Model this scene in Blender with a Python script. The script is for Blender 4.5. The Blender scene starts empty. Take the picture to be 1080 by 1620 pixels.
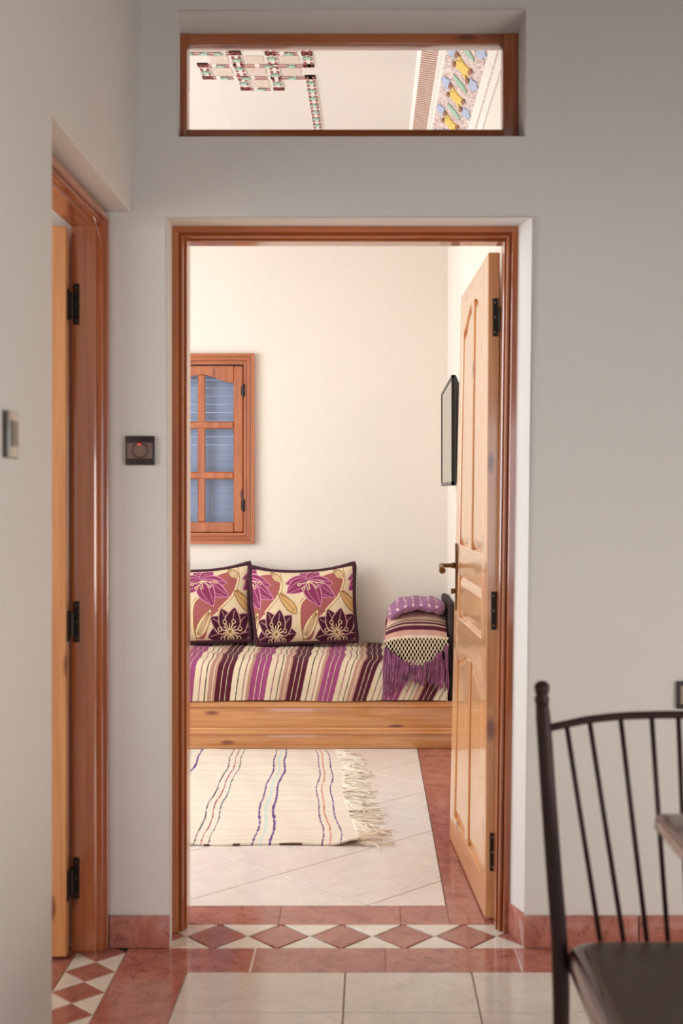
import bpy, bmesh, math, random
import numpy as np
from mathutils import Vector, Matrix

random.seed(7)
RNG = np.random.default_rng(11)
S = bpy.context.scene
COL = S.collection
PI = math.pi

# ------------------------------------------------------------------ camera
F = 1980.0                      # focal length in pixels of the 1080x1620 frame
CH = 1.31                       # eye height
VX, VY = 585.0, 775.0           # vanishing point of the depth lines
cd = bpy.data.cameras.new('camera')
cd.sensor_width = 36.0
cd.sensor_fit = 'AUTO'
cd.lens = F / 1620.0 * 36.0
cd.shift_x = (540.0 - VX) / 1620.0
cd.shift_y = -(810.0 - VY) / 1620.0
cd.clip_start = 0.05
cd.dof.use_dof = True
cd.dof.focus_distance = 6.2
cd.dof.aperture_fstop = 3.6
cam = bpy.data.objects.new('camera', cd)
cam.location = (0, 0, CH)
cam.rotation_euler = (PI / 2, 0, 0)
COL.objects.link(cam)
S.camera = cam

# ------------------------------------------------------------------ world, lights, exposure
S.view_settings.view_transform = 'Standard'
S.view_settings.look = 'None'
S.view_settings.exposure = 0.0
S.view_settings.gamma = 1.0
S.view_settings.use_curve_mapping = False
W = bpy.data.worlds.new('sky')
S.world = W
W.use_nodes = True
wn = W.node_tree.nodes
wn['Background'].inputs['Color'].default_value = (0.62, 0.78, 1.0, 1)
wn['Background'].inputs['Strength'].default_value = 1.0


def area(name, loc, rot, sx, sy, power, color):
    l = bpy.data.lights.new(name, 'AREA')
    l.shape = 'RECTANGLE'
    l.size = sx
    l.size_y = sy
    l.energy = power
    l.color = color
    o = bpy.data.objects.new(name, l)
    o.location = loc
    o.rotation_euler = rot
    COL.objects.link(o)
    return o


# daylight entering by the windows of the three rooms (all outside the frame; the hall's right one is added)
FAR_P, HALL_P, HALL_R, HALL_E, LEFT_P = 77, 102, 22, 95, 42
area('salon_window_daylight', (-2.62, 5.25, 1.65), (0, -PI / 2, 0), 1.6, 2.2, FAR_P, (0.91, 0.965, 1.0))
area('hall_window_daylight', (-2.97, -0.2, 1.05), (0, -PI / 2 + 0.75, 0), 1.7, 2.0, HALL_P, (0.66, 0.85, 1.0))
area('hall_rear_window_daylight', (1.0, -2.45, 1.2), (PI / 2 - 0.75, 0, 0), 2.2, 1.7, HALL_R, (0.86, 0.94, 1.0))
area('hall_right_added_fill', (3.07, 0.6, 1.0), (0, PI / 2 - 0.8, 0), 1.5, 2.2, HALL_E, (1.0, 0.90, 0.80))  # added light from the right to brighten the left wall
area('left_room_window_daylight', (-2.97, 2.4, 1.6), (0, -PI / 2, 0), 1.3, 1.0, LEFT_P, (1.0, 0.96, 0.92))


# ------------------------------------------------------------------ helpers
def PX(px, Y): return (px - VX) * Y / F
def PZ(py, Y): return CH - (py - VY) * Y / F


def lin(c):
    def f(v):
        v /= 255.0
        return v / 12.92 if v <= 0.04045 else ((v + 0.055) / 1.055) ** 2.4
    return tuple(f(v) for v in c) + (1.0,)


WL = {}


def empty(name, loc, label=None, cat=None, group=None, kind=None):
    o = bpy.data.objects.new(name, None)
    o.location = loc
    o.empty_display_size = 0.05
    COL.objects.link(o)
    WL[o.name] = Vector(loc)
    tag(o, label, cat, group, kind)
    return o


def tag(o, label=None, cat=None, group=None, kind=None):
    if label: o['label'] = label
    if cat: o['category'] = cat
    if group: o['group'] = group
    if kind: o['kind'] = kind
    return o


def link(name, me, loc, parent=None):
    o = bpy.data.objects.new(name, me)
    COL.objects.link(o)
    WL[o.name] = Vector(loc)
    if parent is not None:
        o.parent = parent
        o.location = Vector(loc) - WL[parent.name]
    else:
        o.location = loc
    return o


def finish(me, mats, smooth):
    if not isinstance(mats, (list, tuple)): mats = [mats]
    for m in mats: me.materials.append(m)
    if smooth is True:
        for p in me.polygons: p.use_smooth = True
    elif smooth:
        me.shade_smooth() if hasattr(me, 'shade_smooth') else None
        me.set_sharp_from_angle(angle=math.radians(smooth))


def obj(name, bm, mats, parent=None, smooth=35, base=False):
    """bm in WORLD coordinates -> an object with its origin at its centre (base: bottom centre)"""
    bmesh.ops.recalc_face_normals(bm, faces=bm.faces)
    co = np.array([v.co for v in bm.verts])
    mn, mx = co.min(0), co.max(0)
    c = Vector(((mn + mx) / 2).tolist())
    if base or parent is None: c.z = mn[2]
    bmesh.ops.translate(bm, verts=bm.verts, vec=-c)
    me = bpy.data.meshes.new(name)
    bm.to_mesh(me)
    bm.free()
    finish(me, mats, smooth)
    return link(name, me, c, parent)


def grid_obj(name, P, colors, mats, parent=None, wrap_u=False, wrap_v=False, smooth=True, solid=0):
    """P: (nu,nv,3) world points"""
    nu, nv = P.shape[:2]
    co = P.reshape(-1, 3)
    mn, mx = co.min(0), co.max(0)
    c = (mn + mx) / 2
    if parent is None: c[2] = mn[2]
    iu = np.arange(nu if wrap_u else nu - 1)
    iv = np.arange(nv if wrap_v else nv - 1)
    A, B = np.meshgrid(iu, iv, indexing='ij')
    A2, B2 = (A + 1) % nu, (B + 1) % nv
    q = np.stack([A * nv + B, A2 * nv + B, A2 * nv + B2, A * nv + B2], -1).reshape(-1, 4)
    me = bpy.data.meshes.new(name)
    me.from_pydata((co - c).tolist(), [], q.tolist())
    if colors is not None:
        at = me.color_attributes.new('Col', 'FLOAT_COLOR', 'POINT')
        cc = np.ones((len(co), 4), dtype=np.float32)
        cc[:, :3] = colors.reshape(-1, colors.shape[-1])[:, :3]
        at.data.foreach_set('color', cc.ravel())
    me.update()
    finish(me, mats, smooth)
    o = link(name, me, Vector(c.tolist()), parent)
    if solid:
        m = o.modifiers.new('thickness', 'SOLIDIFY')
        m.thickness = solid
        m.offset = -1
    return o


def box(bm, x0, x1, y0, y1, z0, z1, bevel=0.0, seg=2):
    b = bmesh.new()
    bmesh.ops.create_cube(b, size=1.0)
    for v in b.verts:
        v.co = Vector(((x0 + x1) / 2 + v.co.x * (x1 - x0), (y0 + y1) / 2 + v.co.y * (y1 - y0), (z0 + z1) / 2 + v.co.z * (z1 - z0)))
    if bevel: bmesh.ops.bevel(b, geom=b.edges[:], offset=bevel, segments=seg, profile=0.5, affect='EDGES')
    join(bm, b)
    return bm


def join(bm, b):
    me = bpy.data.meshes.new('tmp')
    b.to_mesh(me)
    b.free()
    bm.from_mesh(me)
    bpy.data.meshes.remove(me)


def mkbox(*a, **k): return box(bmesh.new(), *a, **k)


def prism(poly, f, t0, t1, bevel=0.0, seg=2, bm=None):
    """poly: 2-D points; f(a,b,t) -> world"""
    b = bmesh.new()
    lo = [b.verts.new(f(p[0], p[1], t0)) for p in poly]
    hi = [b.verts.new(f(p[0], p[1], t1)) for p in poly]
    b.faces.new(lo)
    b.faces.new(hi)
    n = len(poly)
    for i in range(n): b.faces.new((lo[i], lo[(i + 1) % n], hi[(i + 1) % n], hi[i]))
    bmesh.ops.recalc_face_normals(b, faces=b.faces)
    if bevel: bmesh.ops.bevel(b, geom=b.edges[:], offset=bevel, segments=seg, profile=0.5, affect='EDGES')
    if bm is None: return b
    join(bm, b)
    return bm


def tube(bm, pts, r, seg=8, closed=False, flat=1.0):
    pts = [Vector(p) for p in pts]
    n = len(pts)
    rs = r if isinstance(r, (list, tuple)) else [r] * n
    nrm = None
    rings = []
    for i in range(n):
        if closed: t = pts[(i + 1) % n] - pts[i - 1]
        else: t = pts[min(i + 1, n - 1)] - pts[max(i - 1, 0)]
        t = t.normalized() if t.length > 1e-9 else Vector((0, 0, 1))
        if nrm is None:
            up = Vector((0, 0, 1)) if abs(t.z) < 0.9 else Vector((1, 0, 0))
            nrm = t.cross(up).normalized()
        else:
            nrm = (nrm - t * nrm.dot(t)).normalized()
        bi = t.cross(nrm)
        rings.append([bm.verts.new(pts[i] + rs[i] * (math.cos(2 * PI * k / seg) * nrm + flat * math.sin(2 * PI * k / seg) * bi)) for k in range(seg)])
    for i in range(n if closed else n - 1):
        a, b = rings[i], rings[(i + 1) % n]
        for k in range(seg): bm.faces.new((a[k], a[(k + 1) % seg], b[(k + 1) % seg], b[k]))
    if not closed:
        bm.faces.new(rings[0])
        bm.faces.new(rings[-1])
    return bm


def lathe(bm, prof, c, seg=20, axis='Z'):
    """prof (r,h) along axis from c"""
    rings = []
    for r, h in prof:
        ring = []
        for k in range(seg):
            a = 2 * PI * k / seg
            p = {'Z': (r * math.cos(a), r * math.sin(a), h), 'Y': (r * math.cos(a), h, r * math.sin(a)), 'X': (h, r * math.cos(a), r * math.sin(a))}[axis]
            ring.append(bm.verts.new(Vector(c) + Vector(p)))
        rings.append(ring)
    for a, b in zip(rings, rings[1:]):
        for k in range(seg): bm.faces.new((a[k], a[(k + 1) % seg], b[(k + 1) % seg], b[k]))
    bm.faces.new(rings[0])
    bm.faces.new(rings[-1])
    return bm


def spline(pts, n):
    """Catmull-Rom through points"""
    P = [np.array(p, float) for p in pts]
    P = [2 * P[0] - P[1]] + P + [2 * P[-1] - P[-2]]
    out = []
    m = len(P) - 3
    for i in range(n):
        t = i / (n - 1) * m
        k = min(int(t), m - 1)
        t -= k
        a, b, c, d = P[k:k + 4]
        out.append(0.5 * ((2 * b) + (c - a) * t + (2 * a - 5 * b + 4 * c - d) * t * t + (3 * b - a - 3 * c + d) * t ** 3))
    return np.array(out)


# ------------------------------------------------------------------ materials
def new_mat(name):
    m = bpy.data.materials.new(name)
    m.use_nodes = True
    nt = m.node_tree
    return m, nt, nt.nodes['Principled BSDF']


def N(nt, kind, **inp):
    n = nt.nodes.new(kind)
    for k, v in inp.items():
        if k in n.inputs: n.inputs[k].default_value = v
        else: setattr(n, k, v)
    return n


def coords(nt, scale=(1, 1, 1), rand=True):
    tc = N(nt, 'ShaderNodeTexCoord')
    out = tc.outputs['Object']
    if rand:
        oi = N(nt, 'ShaderNodeObjectInfo')
        mul = N(nt, 'ShaderNodeMath', operation='MULTIPLY')
        mul.inputs[1].default_value = 37.0
        nt.links.new(oi.outputs['Random'], mul.inputs[0])
        add = N(nt, 'ShaderNodeVectorMath', operation='ADD')
        nt.links.new(out, add.inputs[0])
        nt.links.new(mul.outputs[0], add.inputs[1])
        out = add.outputs[0]
    mp = N(nt, 'ShaderNodeMapping')
    mp.inputs['Scale'].default_value = scale
    nt.links.new(out, mp.inputs['Vector'])
    return mp.outputs['Vector']


def ramp(nt, fac, stops, interp='LINEAR'):
    r = N(nt, 'ShaderNodeValToRGB')
    r.color_ramp.interpolation = interp
    e = r.color_ramp.elements
    while len(e) < len(stops): e.new(0.5)
    for el, (p, c) in zip(e, stops):
        el.position = p
        el.color = c
    nt.links.new(fac, r.inputs['Fac'])
    return r.outputs['Color']


def bump(nt, bs, h, strength, dist=0.002):
    b = N(nt, 'ShaderNodeBump')
    b.inputs['Strength'].default_value = strength
    b.inputs['Distance'].default_value = dist
    nt.links.new(h, b.inputs['Height'])
    nt.links.new(b.outputs['Normal'], bs.inputs['Normal'])


def plain(name, rgb, rough=0.5, metal=0.0, var=0.0, spec=0.5, coat=0.0):
    m, nt, bs = new_mat(name)
    c = lin(rgb)
    bs.inputs['Base Color'].default_value = c
    bs.inputs['Roughness'].default_value = rough
    bs.inputs['Metallic'].default_value = metal
    bs.inputs['Specular IOR Level'].default_value = spec
    bs.inputs['Coat Weight'].default_value = coat
    v = coords(nt)
    n = N(nt, 'ShaderNodeTexNoise', Scale=25.0, Detail=3.0)
    nt.links.new(v, n.inputs['Vector'])
    k = max(var, 0.04)
    col = ramp(nt, n.outputs['Fac'], [(0.3, tuple(x * (1 - k) for x in c[:3]) + (1,)), (0.7, tuple(min(1, x * (1 + k)) for x in c[:3]) + (1,))])
    nt.links.new(col, bs.inputs['Base Color'])
    return m


def plaster(name, rgb, strength=0.25, scale=40.0):
    m, nt, bs = new_mat(name)
    c = lin(rgb)
    v = coords(nt, rand=False)
    n = N(nt, 'ShaderNodeTexNoise', Scale=1.3, Detail=4.0)
    nt.links.new(v, n.inputs['Vector'])
    col = ramp(nt, n.outputs['Fac'], [(0.3, tuple(x * 0.95 for x in c[:3]) + (1,)), (0.7, c)])
    nt.links.new(col, bs.inputs['Base Color'])
    bs.inputs['Roughness'].default_value = 0.75
    bs.inputs['Specular IOR Level'].default_value = 0.3
    n2 = N(nt, 'ShaderNodeTexNoise', Scale=scale, Detail=6.0, Roughness=0.6)
    nt.links.new(v, n2.inputs['Vector'])
    bump(nt, bs, n2.outputs['Fac'], strength, 0.004)
    return m


def wood(name, axis, light, mid, dark, rough=0.3, coat=0.9, knots=True):
    m, nt, bs = new_mat(name)
    sc = [9.0, 9.0, 9.0]
    sc['XYZ'.index(axis)] = 0.55
    v = coords(nt, tuple(sc))
    n = N(nt, 'ShaderNodeTexNoise', Scale=2.2, Detail=5.0, Roughness=0.6, Distortion=0.5)
    nt.links.new(v, n.inputs['Vector'])
    sc2 = [26.0, 26.0, 26.0]
    sc2['XYZ'.index(axis)] = 0.8
    v2 = coords(nt, tuple(sc2))
    n2 = N(nt, 'ShaderNodeTexNoise', Scale=3.0, Detail=3.0, Roughness=0.55)
    nt.links.new(v2, n2.inputs['Vector'])
    mx = N(nt, 'ShaderNodeMath', operation='MULTIPLY_ADD')
    mx.inputs[1].default_value = 0.55
    nt.links.new(n2.outputs['Fac'], mx.inputs[0])
    ms = N(nt, 'ShaderNodeMath', operation='MULTIPLY')
    ms.inputs[1].default_value = 0.45
    nt.links.new(n.outputs['Fac'], ms.inputs[0])
    nt.links.new(ms.outputs[0], mx.inputs[2])
    col = ramp(nt, mx.outputs[0], [(0.28, lin(dark)), (0.5, lin(mid)), (0.72, lin(light))])
    if knots:
        sk = [11.0, 11.0, 11.0]
        sk['XYZ'.index(axis)] = 3.6
        vk = coords(nt, tuple(sk))
        vo = N(nt, 'ShaderNodeTexVoronoi', Scale=1.0, Randomness=1.0)
        nt.links.new(vk, vo.inputs['Vector'])
        kf = ramp(nt, vo.outputs['Distance'], [(0.0, (1, 1, 1, 1)), (0.085, (0.85, 0.85, 0.85, 1)), (0.17, (0, 0, 0, 1))])
        mixn = N(nt, 'ShaderNodeMix', data_type='RGBA')
        nt.links.new(kf, mixn.inputs[0])
        nt.links.new(col, mixn.inputs[6])
        mixn.inputs[7].default_value = lin((dark[0] * 0.66, dark[1] * 0.5, dark[2] * 0.5))
        col = mixn.outputs[2]
    nt.links.new(col, bs.inputs['Base Color'])
    bs.inputs['Roughness'].default_value = rough
    bs.inputs['Coat Weight'].default_value = coat
    bs.inputs['Coat Roughness'].default_value = 0.08
    bs.inputs['Coat IOR'].default_value = 1.65
    bump(nt, bs, n2.outputs['Fac'], 0.12, 0.001)
    return m


def marble(name, a, b, vein, rough=0.12):
    m, nt, bs = new_mat(name)
    v = coords(nt, (7, 7, 7))
    n = N(nt, 'ShaderNodeTexNoise', Scale=1.6, Detail=7.0, Roughness=0.65, Distortion=0.6)
    nt.links.new(v, n.inputs['Vector'])
    col = ramp(nt, n.outputs['Fac'], [(0.3, lin(a)), (0.68, lin(b))])
    n2 = N(nt, 'ShaderNodeTexNoise', Scale=1.1, Detail=5.0, Distortion=1.6)
    nt.links.new(v, n2.inputs['Vector'])
    vf = ramp(nt, n2.outputs['Fac'], [(0.485, (0, 0, 0, 1)), (0.5, (0.75, 0.75, 0.75, 1)), (0.515, (0, 0, 0, 1))])
    mixn = N(nt, 'ShaderNodeMix', data_type='RGBA')
    nt.links.new(vf, mixn.inputs[0])
    nt.links.new(col, mixn.inputs[6])
    mixn.inputs[7].default_value = lin(vein)
    nt.links.new(mixn.outputs[2], bs.inputs['Base Color'])
    bs.inputs['Roughness'].default_value = rough
    return m


def fabric_vcol(name, rough=0.85, scale=420.0, strength=0.35, sheen=0.04):
    m, nt, bs = new_mat(name)
    at = N(nt, 'ShaderNodeAttribute', attribute_name='Col')
    v = coords(nt, rand=False)
    n = N(nt, 'ShaderNodeTexNoise', Scale=scale, Detail=2.0)
    nt.links.new(v, n.inputs['Vector'])
    hs = N(nt, 'ShaderNodeHueSaturation')
    mr = N(nt, 'ShaderNodeMapRange')
    mr.inputs['To Min'].default_value = 0.85
    mr.inputs['To Max'].default_value = 1.12
    nt.links.new(n.outputs['Fac'], mr.inputs['Value'])
    nt.links.new(mr.outputs[0], hs.inputs['Value'])
    nt.links.new(at.outputs['Color'], hs.inputs['Color'])
    nt.links.new(hs.outputs['Color'], bs.inputs['Base Color'])
    bs.inputs['Roughness'].default_value = rough
    bs.inputs['Specular IOR Level'].default_value = 0.2
    bs.inputs['Sheen Weight'].default_value = sheen
    bump(nt, bs, n.outputs['Fac'], strength, 0.0015)
    return m


def glass(name, tint=(1, 1, 1), gloss=0.06):
    m, nt, bs = new_mat(name)
    nt.nodes.remove(bs)
    out = nt.nodes['Material Output']
    tr = N(nt, 'ShaderNodeBsdfTransparent')
    tr.inputs['Color'].default_value = tint + (1,)
    gl = N(nt, 'ShaderNodeBsdfGlossy')
    gl.inputs['Roughness'].default_value = 0.03
    fr = N(nt, 'ShaderNodeFresnel')
    fr.inputs['IOR'].default_value = 1.45
    mx = N(nt, 'ShaderNodeMixShader')
    nt.links.new(fr.outputs[0], mx.inputs[0])
    nt.links.new(tr.outputs[0], mx.inputs[1])
    nt.links.new(gl.outputs[0], mx.inputs[2])
    nt.links.new(mx.outputs[0], out.inputs['Surface'])
    return m


HALL = plaster('hall_plaster', (225, 221, 216), 0.18, 30)
SALON = plaster('salon_plaster', (238, 227, 214), 0.35, 55)
WHITE = plaster('white_plaster', (240, 232, 222), 0.1, 30)
CEIL = plaster('ceiling_plaster', (238, 227, 218), 0.06, 20)
RED = ((198, 118, 62), (172, 92, 44), (136, 64, 30))
PINE = ((226, 166, 104), (206, 140, 82), (176, 108, 58))
WR = {a: wood('red_pine_' + a, a, *RED) for a in 'XYZ'}
DOORP = ((240, 190, 134), (224, 166, 110), (198, 136, 84))  # door pine lightened, the pallor of its gloss put into the colour
WD = {a: wood('gloss_paled_pine_' + a, a, *DOORP) for a in 'XYZ'}
WP = {a: wood('honey_pine_' + a, a, *PINE) for a in 'XYZ'}
MARB = marble('red_marble', (156, 92, 80), (192, 126, 110), (110, 58, 50))
MARBD = marble('red_marble_diamond', (150, 90, 78), (186, 122, 106), (120, 66, 56))
TILE = marble('cream_tile', (212, 201, 189), (226, 215, 203), (202, 188, 174), 0.12)
TILEF = marble('salon_tile', (236, 227, 219), (245, 237, 229), (226, 214, 204), 0.14)
TILEW = marble('white_marble', (222, 212, 198), (234, 226, 212), (212, 200, 186), 0.12)
GROUT = plain('grout', (112, 92, 80), 0.85)
IRON = plain('dark_bronze', (48, 40, 34), 0.45, 0.6)
BRASS = plain('antique_brass', (120, 84, 50), 0.35, 0.8)
BLACK = plain('black_plastic', (22, 21, 21), 0.35)
GLASS = glass('clear_glass')


# ------------------------------------------------------------------ structure: walls
WY0, WY1, WY2 = 3.59, 3.70, 3.80         # partition: hall face, frame plane, salon face
FY = 7.02                                # far wall of the salon
RX = 0.435                               # right wall of the salon
HCEIL = 3.0


def partition():
    bm = bmesh.new()
    x0, x1 = -3.1, 3.3
    rows = [0.0, 2.09, 2.325, 2.684, 3.05]
    LR = {0: [(-0.571, 0.448), (-0.584, 0.4625), (-0.551, 0.444), (-0.551, 0.446), (-0.551, 0.446)],
          1: [(-0.585, 0.412), (-0.585, 0.439), (-0.561, 0.439), (-0.561, 0.439), (-0.561, 0.439)]}
    LR[2] = LR[1]
    zs = {0: rows, 1: [0.0, 2.09, 2.33, 2.661, 3.05], 2: [0.0, 2.09, 2.33, 2.661, 3.05]}
    ys = [WY0, WY1, WY2]
    V = {}
    for l in range(3):
        for i in range(5):
            L, R = LR[l][i]
            for j, x in enumerate((x0, L, R, x1)):
                V[l, i, j] = bm.verts.new((x, ys[l], zs[l][i]))
    for l in (0, 2):
        for i in range(4):
            for j in range(3):
                if j == 1 and i in (0, 2): continue
                bm.faces.new((V[l, i, j], V[l, i, j + 1], V[l, i + 1, j + 1], V[l, i + 1, j]))
    for l in (0, 1):
        for i in (0, 2):
            for j in (1, 2): bm.faces.new((V[l, i, j], V[l + 1, i, j], V[l + 1, i + 1, j], V[l, i + 1, j]))
        for i in (1, 2, 3): bm.faces.new((V[l, i, 1], V[l, i, 2], V[l + 1, i, 2], V[l + 1, i, 1]))
        for i in range(4):
            for j in (0, 3): bm.faces.new((V[l, i, j], V[l + 1, i, j], V[l + 1, i + 1, j], V[l, i + 1, j]))
        for j in range(3):
            bm.faces.new((V[l, 4, j], V[l, 4, j + 1], V[l + 1, 4, j + 1], V[l + 1, 4, j]))
            if j != 1: bm.faces.new((V[l, 0, j], V[l, 0, j + 1], V[l + 1, 0, j + 1], V[l + 1, 0, j]))
    bm.verts.index_update()
    # soften the plaster arrises of the two openings
    ed = []
    for e in bm.edges:
        a, b = e.verts
        if abs(a.co.y - WY0) < 1e-6 and abs(b.co.y - WY0) < 1e-6 and len(e.link_faces) == 2:
            if any(abs(f.normal.y) < 0.6 for f in e.link_faces if (f.normal_update() or True)) and abs(a.co.x) < 1:
                if max(a.co.z, b.co.z) < 2.7: ed.append(e)
    bmesh.ops.bevel(bm, geom=ed, offset=0.007, segments=3, profile=0.5, affect='EDGES')
    return bm


o = obj('wall_partition', partition(), HALL, smooth=40)
tag(o, 'pale grey plaster wall around the open doorway and the transom', 'wall', kind='structure')


def left_wall():
    poly = [(1.3, 0), (2.698, 0), (2.698, 2.118), (WY0 - 0.001, 2.106), (WY0 - 0.001, 3.05), (1.3, 3.05)]
    b = prism(poly, lambda a, z, t: Vector((t, a, z)), -0.684, -0.86, 0.006, 3)
    for v in b.verts:
        if v.co.z > 2.12: v.co.x += (v.co.z - 2.12) * 0.046
    return b


o = obj('wall_left', left_wall(), HALL, smooth=40)
tag(o, 'pale plaster wall on the left with a door opening and round switch', 'wall', kind='structure')

# far wall with the shuttered window opening
WXR, WXL = PX(403, FY), PX(403, FY) - 1.07
WZB, WZT = PZ(860, FY), PZ(560, FY)
hx0, hx1, hz0, hz1 = WXL + 0.05, WXR - 0.05, WZB + 0.05, WZT - 0.05
bm = bmesh.new()
xs, zs_ = [-2.7, hx0, hx1, 0.6], [0, hz0, hz1, 3.05]
for i in range(3):
    for j in range(3):
        if i == 1 and j == 1: continue
        box(bm, xs[i], xs[i + 1], FY, FY + 0.2, zs_[j], zs_[j + 1])
bmesh.ops.remove_doubles(bm, verts=bm.verts, dist=1e-5)
o = obj('wall_far', bm, SALON)
tag(o, 'warm cream plaster wall behind the cushioned bench', 'wall', kind='structure')
o = obj('wall_right', mkbox(RX, 0.6, WY2, FY, 0, 3.05), SALON)
tag(o, 'white plaster side wall behind the open door and television', 'wall', kind='structure')


def holed(name, axis, at, th, a0, a1, z1, h, mat_, label):
    """wall across axis with one window opening h=(a0,a1,z0,z1)"""
    bm = bmesh.new()
    A = [a0, h[0], h[1], a1]
    Z = [0, h[2], h[3], z1]
    for i in range(3):
        for j in range(3):
            if i == 1 and j == 1: continue
            if axis == 'X': box(bm, at, at + th, A[i], A[i + 1], Z[j], Z[j + 1])
            else: box(bm, A[i], A[i + 1], at, at + th, Z[j], Z[j + 1])
    bmesh.ops.remove_doubles(bm, verts=bm.verts, dist=1e-5)
    o = obj(name, bm, mat_)
    tag(o, label, 'wall', kind='structure')


holed('wall_salon_left', 'X', -2.85, 0.25, WY2, FY, 3.05, (4.1, 6.4, 0.85, 2.45), SALON, 'cream side wall with the salon window, out of view')
holed('wall_hall_left', 'X', -3.25, 0.25, -2.5, WY0, 3.05, (-1.2, 0.8, 0.2, 1.9), HALL, 'pale outer wall with the hall window, out of view')
holed('wall_rear', 'Y', -2.75, 0.25, -3.0, 3.2, 3.05, (-0.1, 2.1, 0.35, 2.05), HALL, 'pale rear wall behind the camera, out of view')
holed('wall_hall_right', 'X', 3.1, 0.2, -2.5, WY0, 3.05, (-0.5, 1.7, 0.25, 1.75), HALL, 'pale right wall of the hall with an added low window, out of view')
o = obj('wall_left_room', mkbox(-3.0, -0.86, 1.3, 1.4, 0, 3.05), HALL)
tag(o, 'pale partition of the left room, out of view', 'wall', kind='structure')

# ------------------------------------------------------------------ ceiling
ceil = obj('ceiling', mkbox(-3.2, 3.3, -2.75, FY + 0.2, HCEIL + 0.05, HCEIL + 0.2), CEIL)
tag(ceil, 'cream plaster ceiling with red and mint strapwork seen through transom', 'ceiling', kind='structure')
obj('ceiling_field', mkbox(-2.6, RX, WY2, FY, HCEIL, HCEIL + 0.049), CEIL, ceil)
obj('unseen_hall_ceiling', mkbox(-3.0, 3.1, -2.5, WY0, HCEIL, HCEIL + 0.049), wood('bounce_cut_wood', 'X', (120, 84, 58), (100, 66, 44), (76, 48, 32), 0.5, 0.0), ceil)  # unseen ceiling, its dark wood invented to keep bounce off the wall tops

REDP = plain('red_paint', (158, 78, 74), 0.6)
MINT = plain('mint_paint', (176, 208, 190), 0.6)
STRAP = plain('strap_white', (244, 232, 222), 0.6)
PANEL = plain('strap_panel', (226, 206, 190), 0.7)
GX = [-0.663, -0.522, -0.384, -0.244]
GY = [4.835, 4.975, 5.12, 5.264]
HST = [(GY[0], -1.1, GX[1]), (GY[0], GX[2], GX[3]), (GY[1], GX[0], -0.552), (GY[1], -0.492, GX[3]), (GY[2], GX[0], -0.414), (GY[2], -0.354, GX[3]), (GY[3], GX[1], GX[2])]
VST = [(GX[1], GY[0], 5.09), (GX[1], 5.15, GY[3]), (GX[2], 4.70, 4.945), (GX[2], 5.005, GY[3]), (GX[3], 4.70, GY[1]), (GX[3], GY[2], 6.72), (GX[0], GY[1], GY[2])]
strapw = 0.044


def strip(ax, c, a, b):
    h = strapw / 2
    bm = bmesh.new()
    z0, z1 = HCEIL - 0.004, HCEIL + 0.0005
    if ax == 'H': box(bm, a - h, b + h, c - h, c + h, z0, z1)
    else: box(bm, c - h, c + h, a - h, b + h, z0, z1)
    o = obj('strapwork_band', bm, STRAP, ceil)
    bm = bmesh.new()
    for s in (-1, 1):
        if ax == 'H':
            t = a - h + 0.004
            while t < b + h - 0.012:
                e = min(t + 0.052, b + h - 0.004)
                box(bm, t, e, c + s * 0.012 - 0.0042, c + s * 0.012 + 0.0042, z0 - 0.002, z0 + 0.001)
                t += 0.070
        else:
            t = a - h + 0.004
            while t < b + h - 0.012:
                e = min(t + 0.030, b + h - 0.004)
                box(bm, c + s * 0.013 - 0.005, c + s * 0.013 + 0.005, t, e, z0 - 0.002, z0 + 0.001)
                t += 0.050
    tag(obj('red_inlay', bm, REDP, o), kind='stuff')


for c, a, b in HST: strip('H', c, a, b)
for c, a, b in VST: strip('V', c, a, b)
pts = []
for k in range(16):
    r = 0.021 if k % 2 == 0 else 0.009
    pts.append((r * math.cos(k * PI / 8), r * math.sin(k * PI / 8)))
rb = prism(pts, lambda a, b, t: Vector((a, b, t)), -0.003, 0.003)
rme = bpy.data.meshes.new('rosette')
rb.to_mesh(rme)
rb.free()
finish(rme, MINT, False)
ROS = [(-0.642, 4.835), (-0.587, 4.835), (-0.593, 4.975), (-0.663, 5.052), (-0.592, 5.12), (-0.522, 4.906), (-0.522, 5.007), (-0.505, 5.12), (-0.522, 5.188),
       (-0.456, 5.264), (-0.405, 4.975), (-0.313, 4.975), (-0.313, 4.835), (-0.244, 4.88), (-0.384, 4.888), (-0.384, 5.083), (-0.384, 5.188), (-0.317, 5.12)]
ROS += [(-0.244, 5.182 + 0.1 * k) for k in range(16)] + [(-0.70 - 0.07 * k, 4.835) for k in range(5)]
for x, y in ROS: link('rosette', rme, (x, y, HCEIL - 0.006), ceil)
for x0, x1, y0, y1 in [(GX[0], GX[1], GY[0], GY[1]), (GX[1], GX[2], GY[0], GY[1]), (GX[2], GX[3], GY[0], GY[1]), (GX[0], GX[1], GY[1], GY[2]),
                       (GX[1], GX[2], GY[1], GY[2]), (GX[2], GX[3], GY[1], GY[2]), (GX[1], GX[2], GY[2], GY[3])]:
    obj('strapwork_panel', mkbox(x0 + 0.035, x1 - 0.035, y0 + 0.035, y1 - 0.035, HCEIL - 0.0025, HCEIL + 0.0005), PANEL, ceil)


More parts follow.
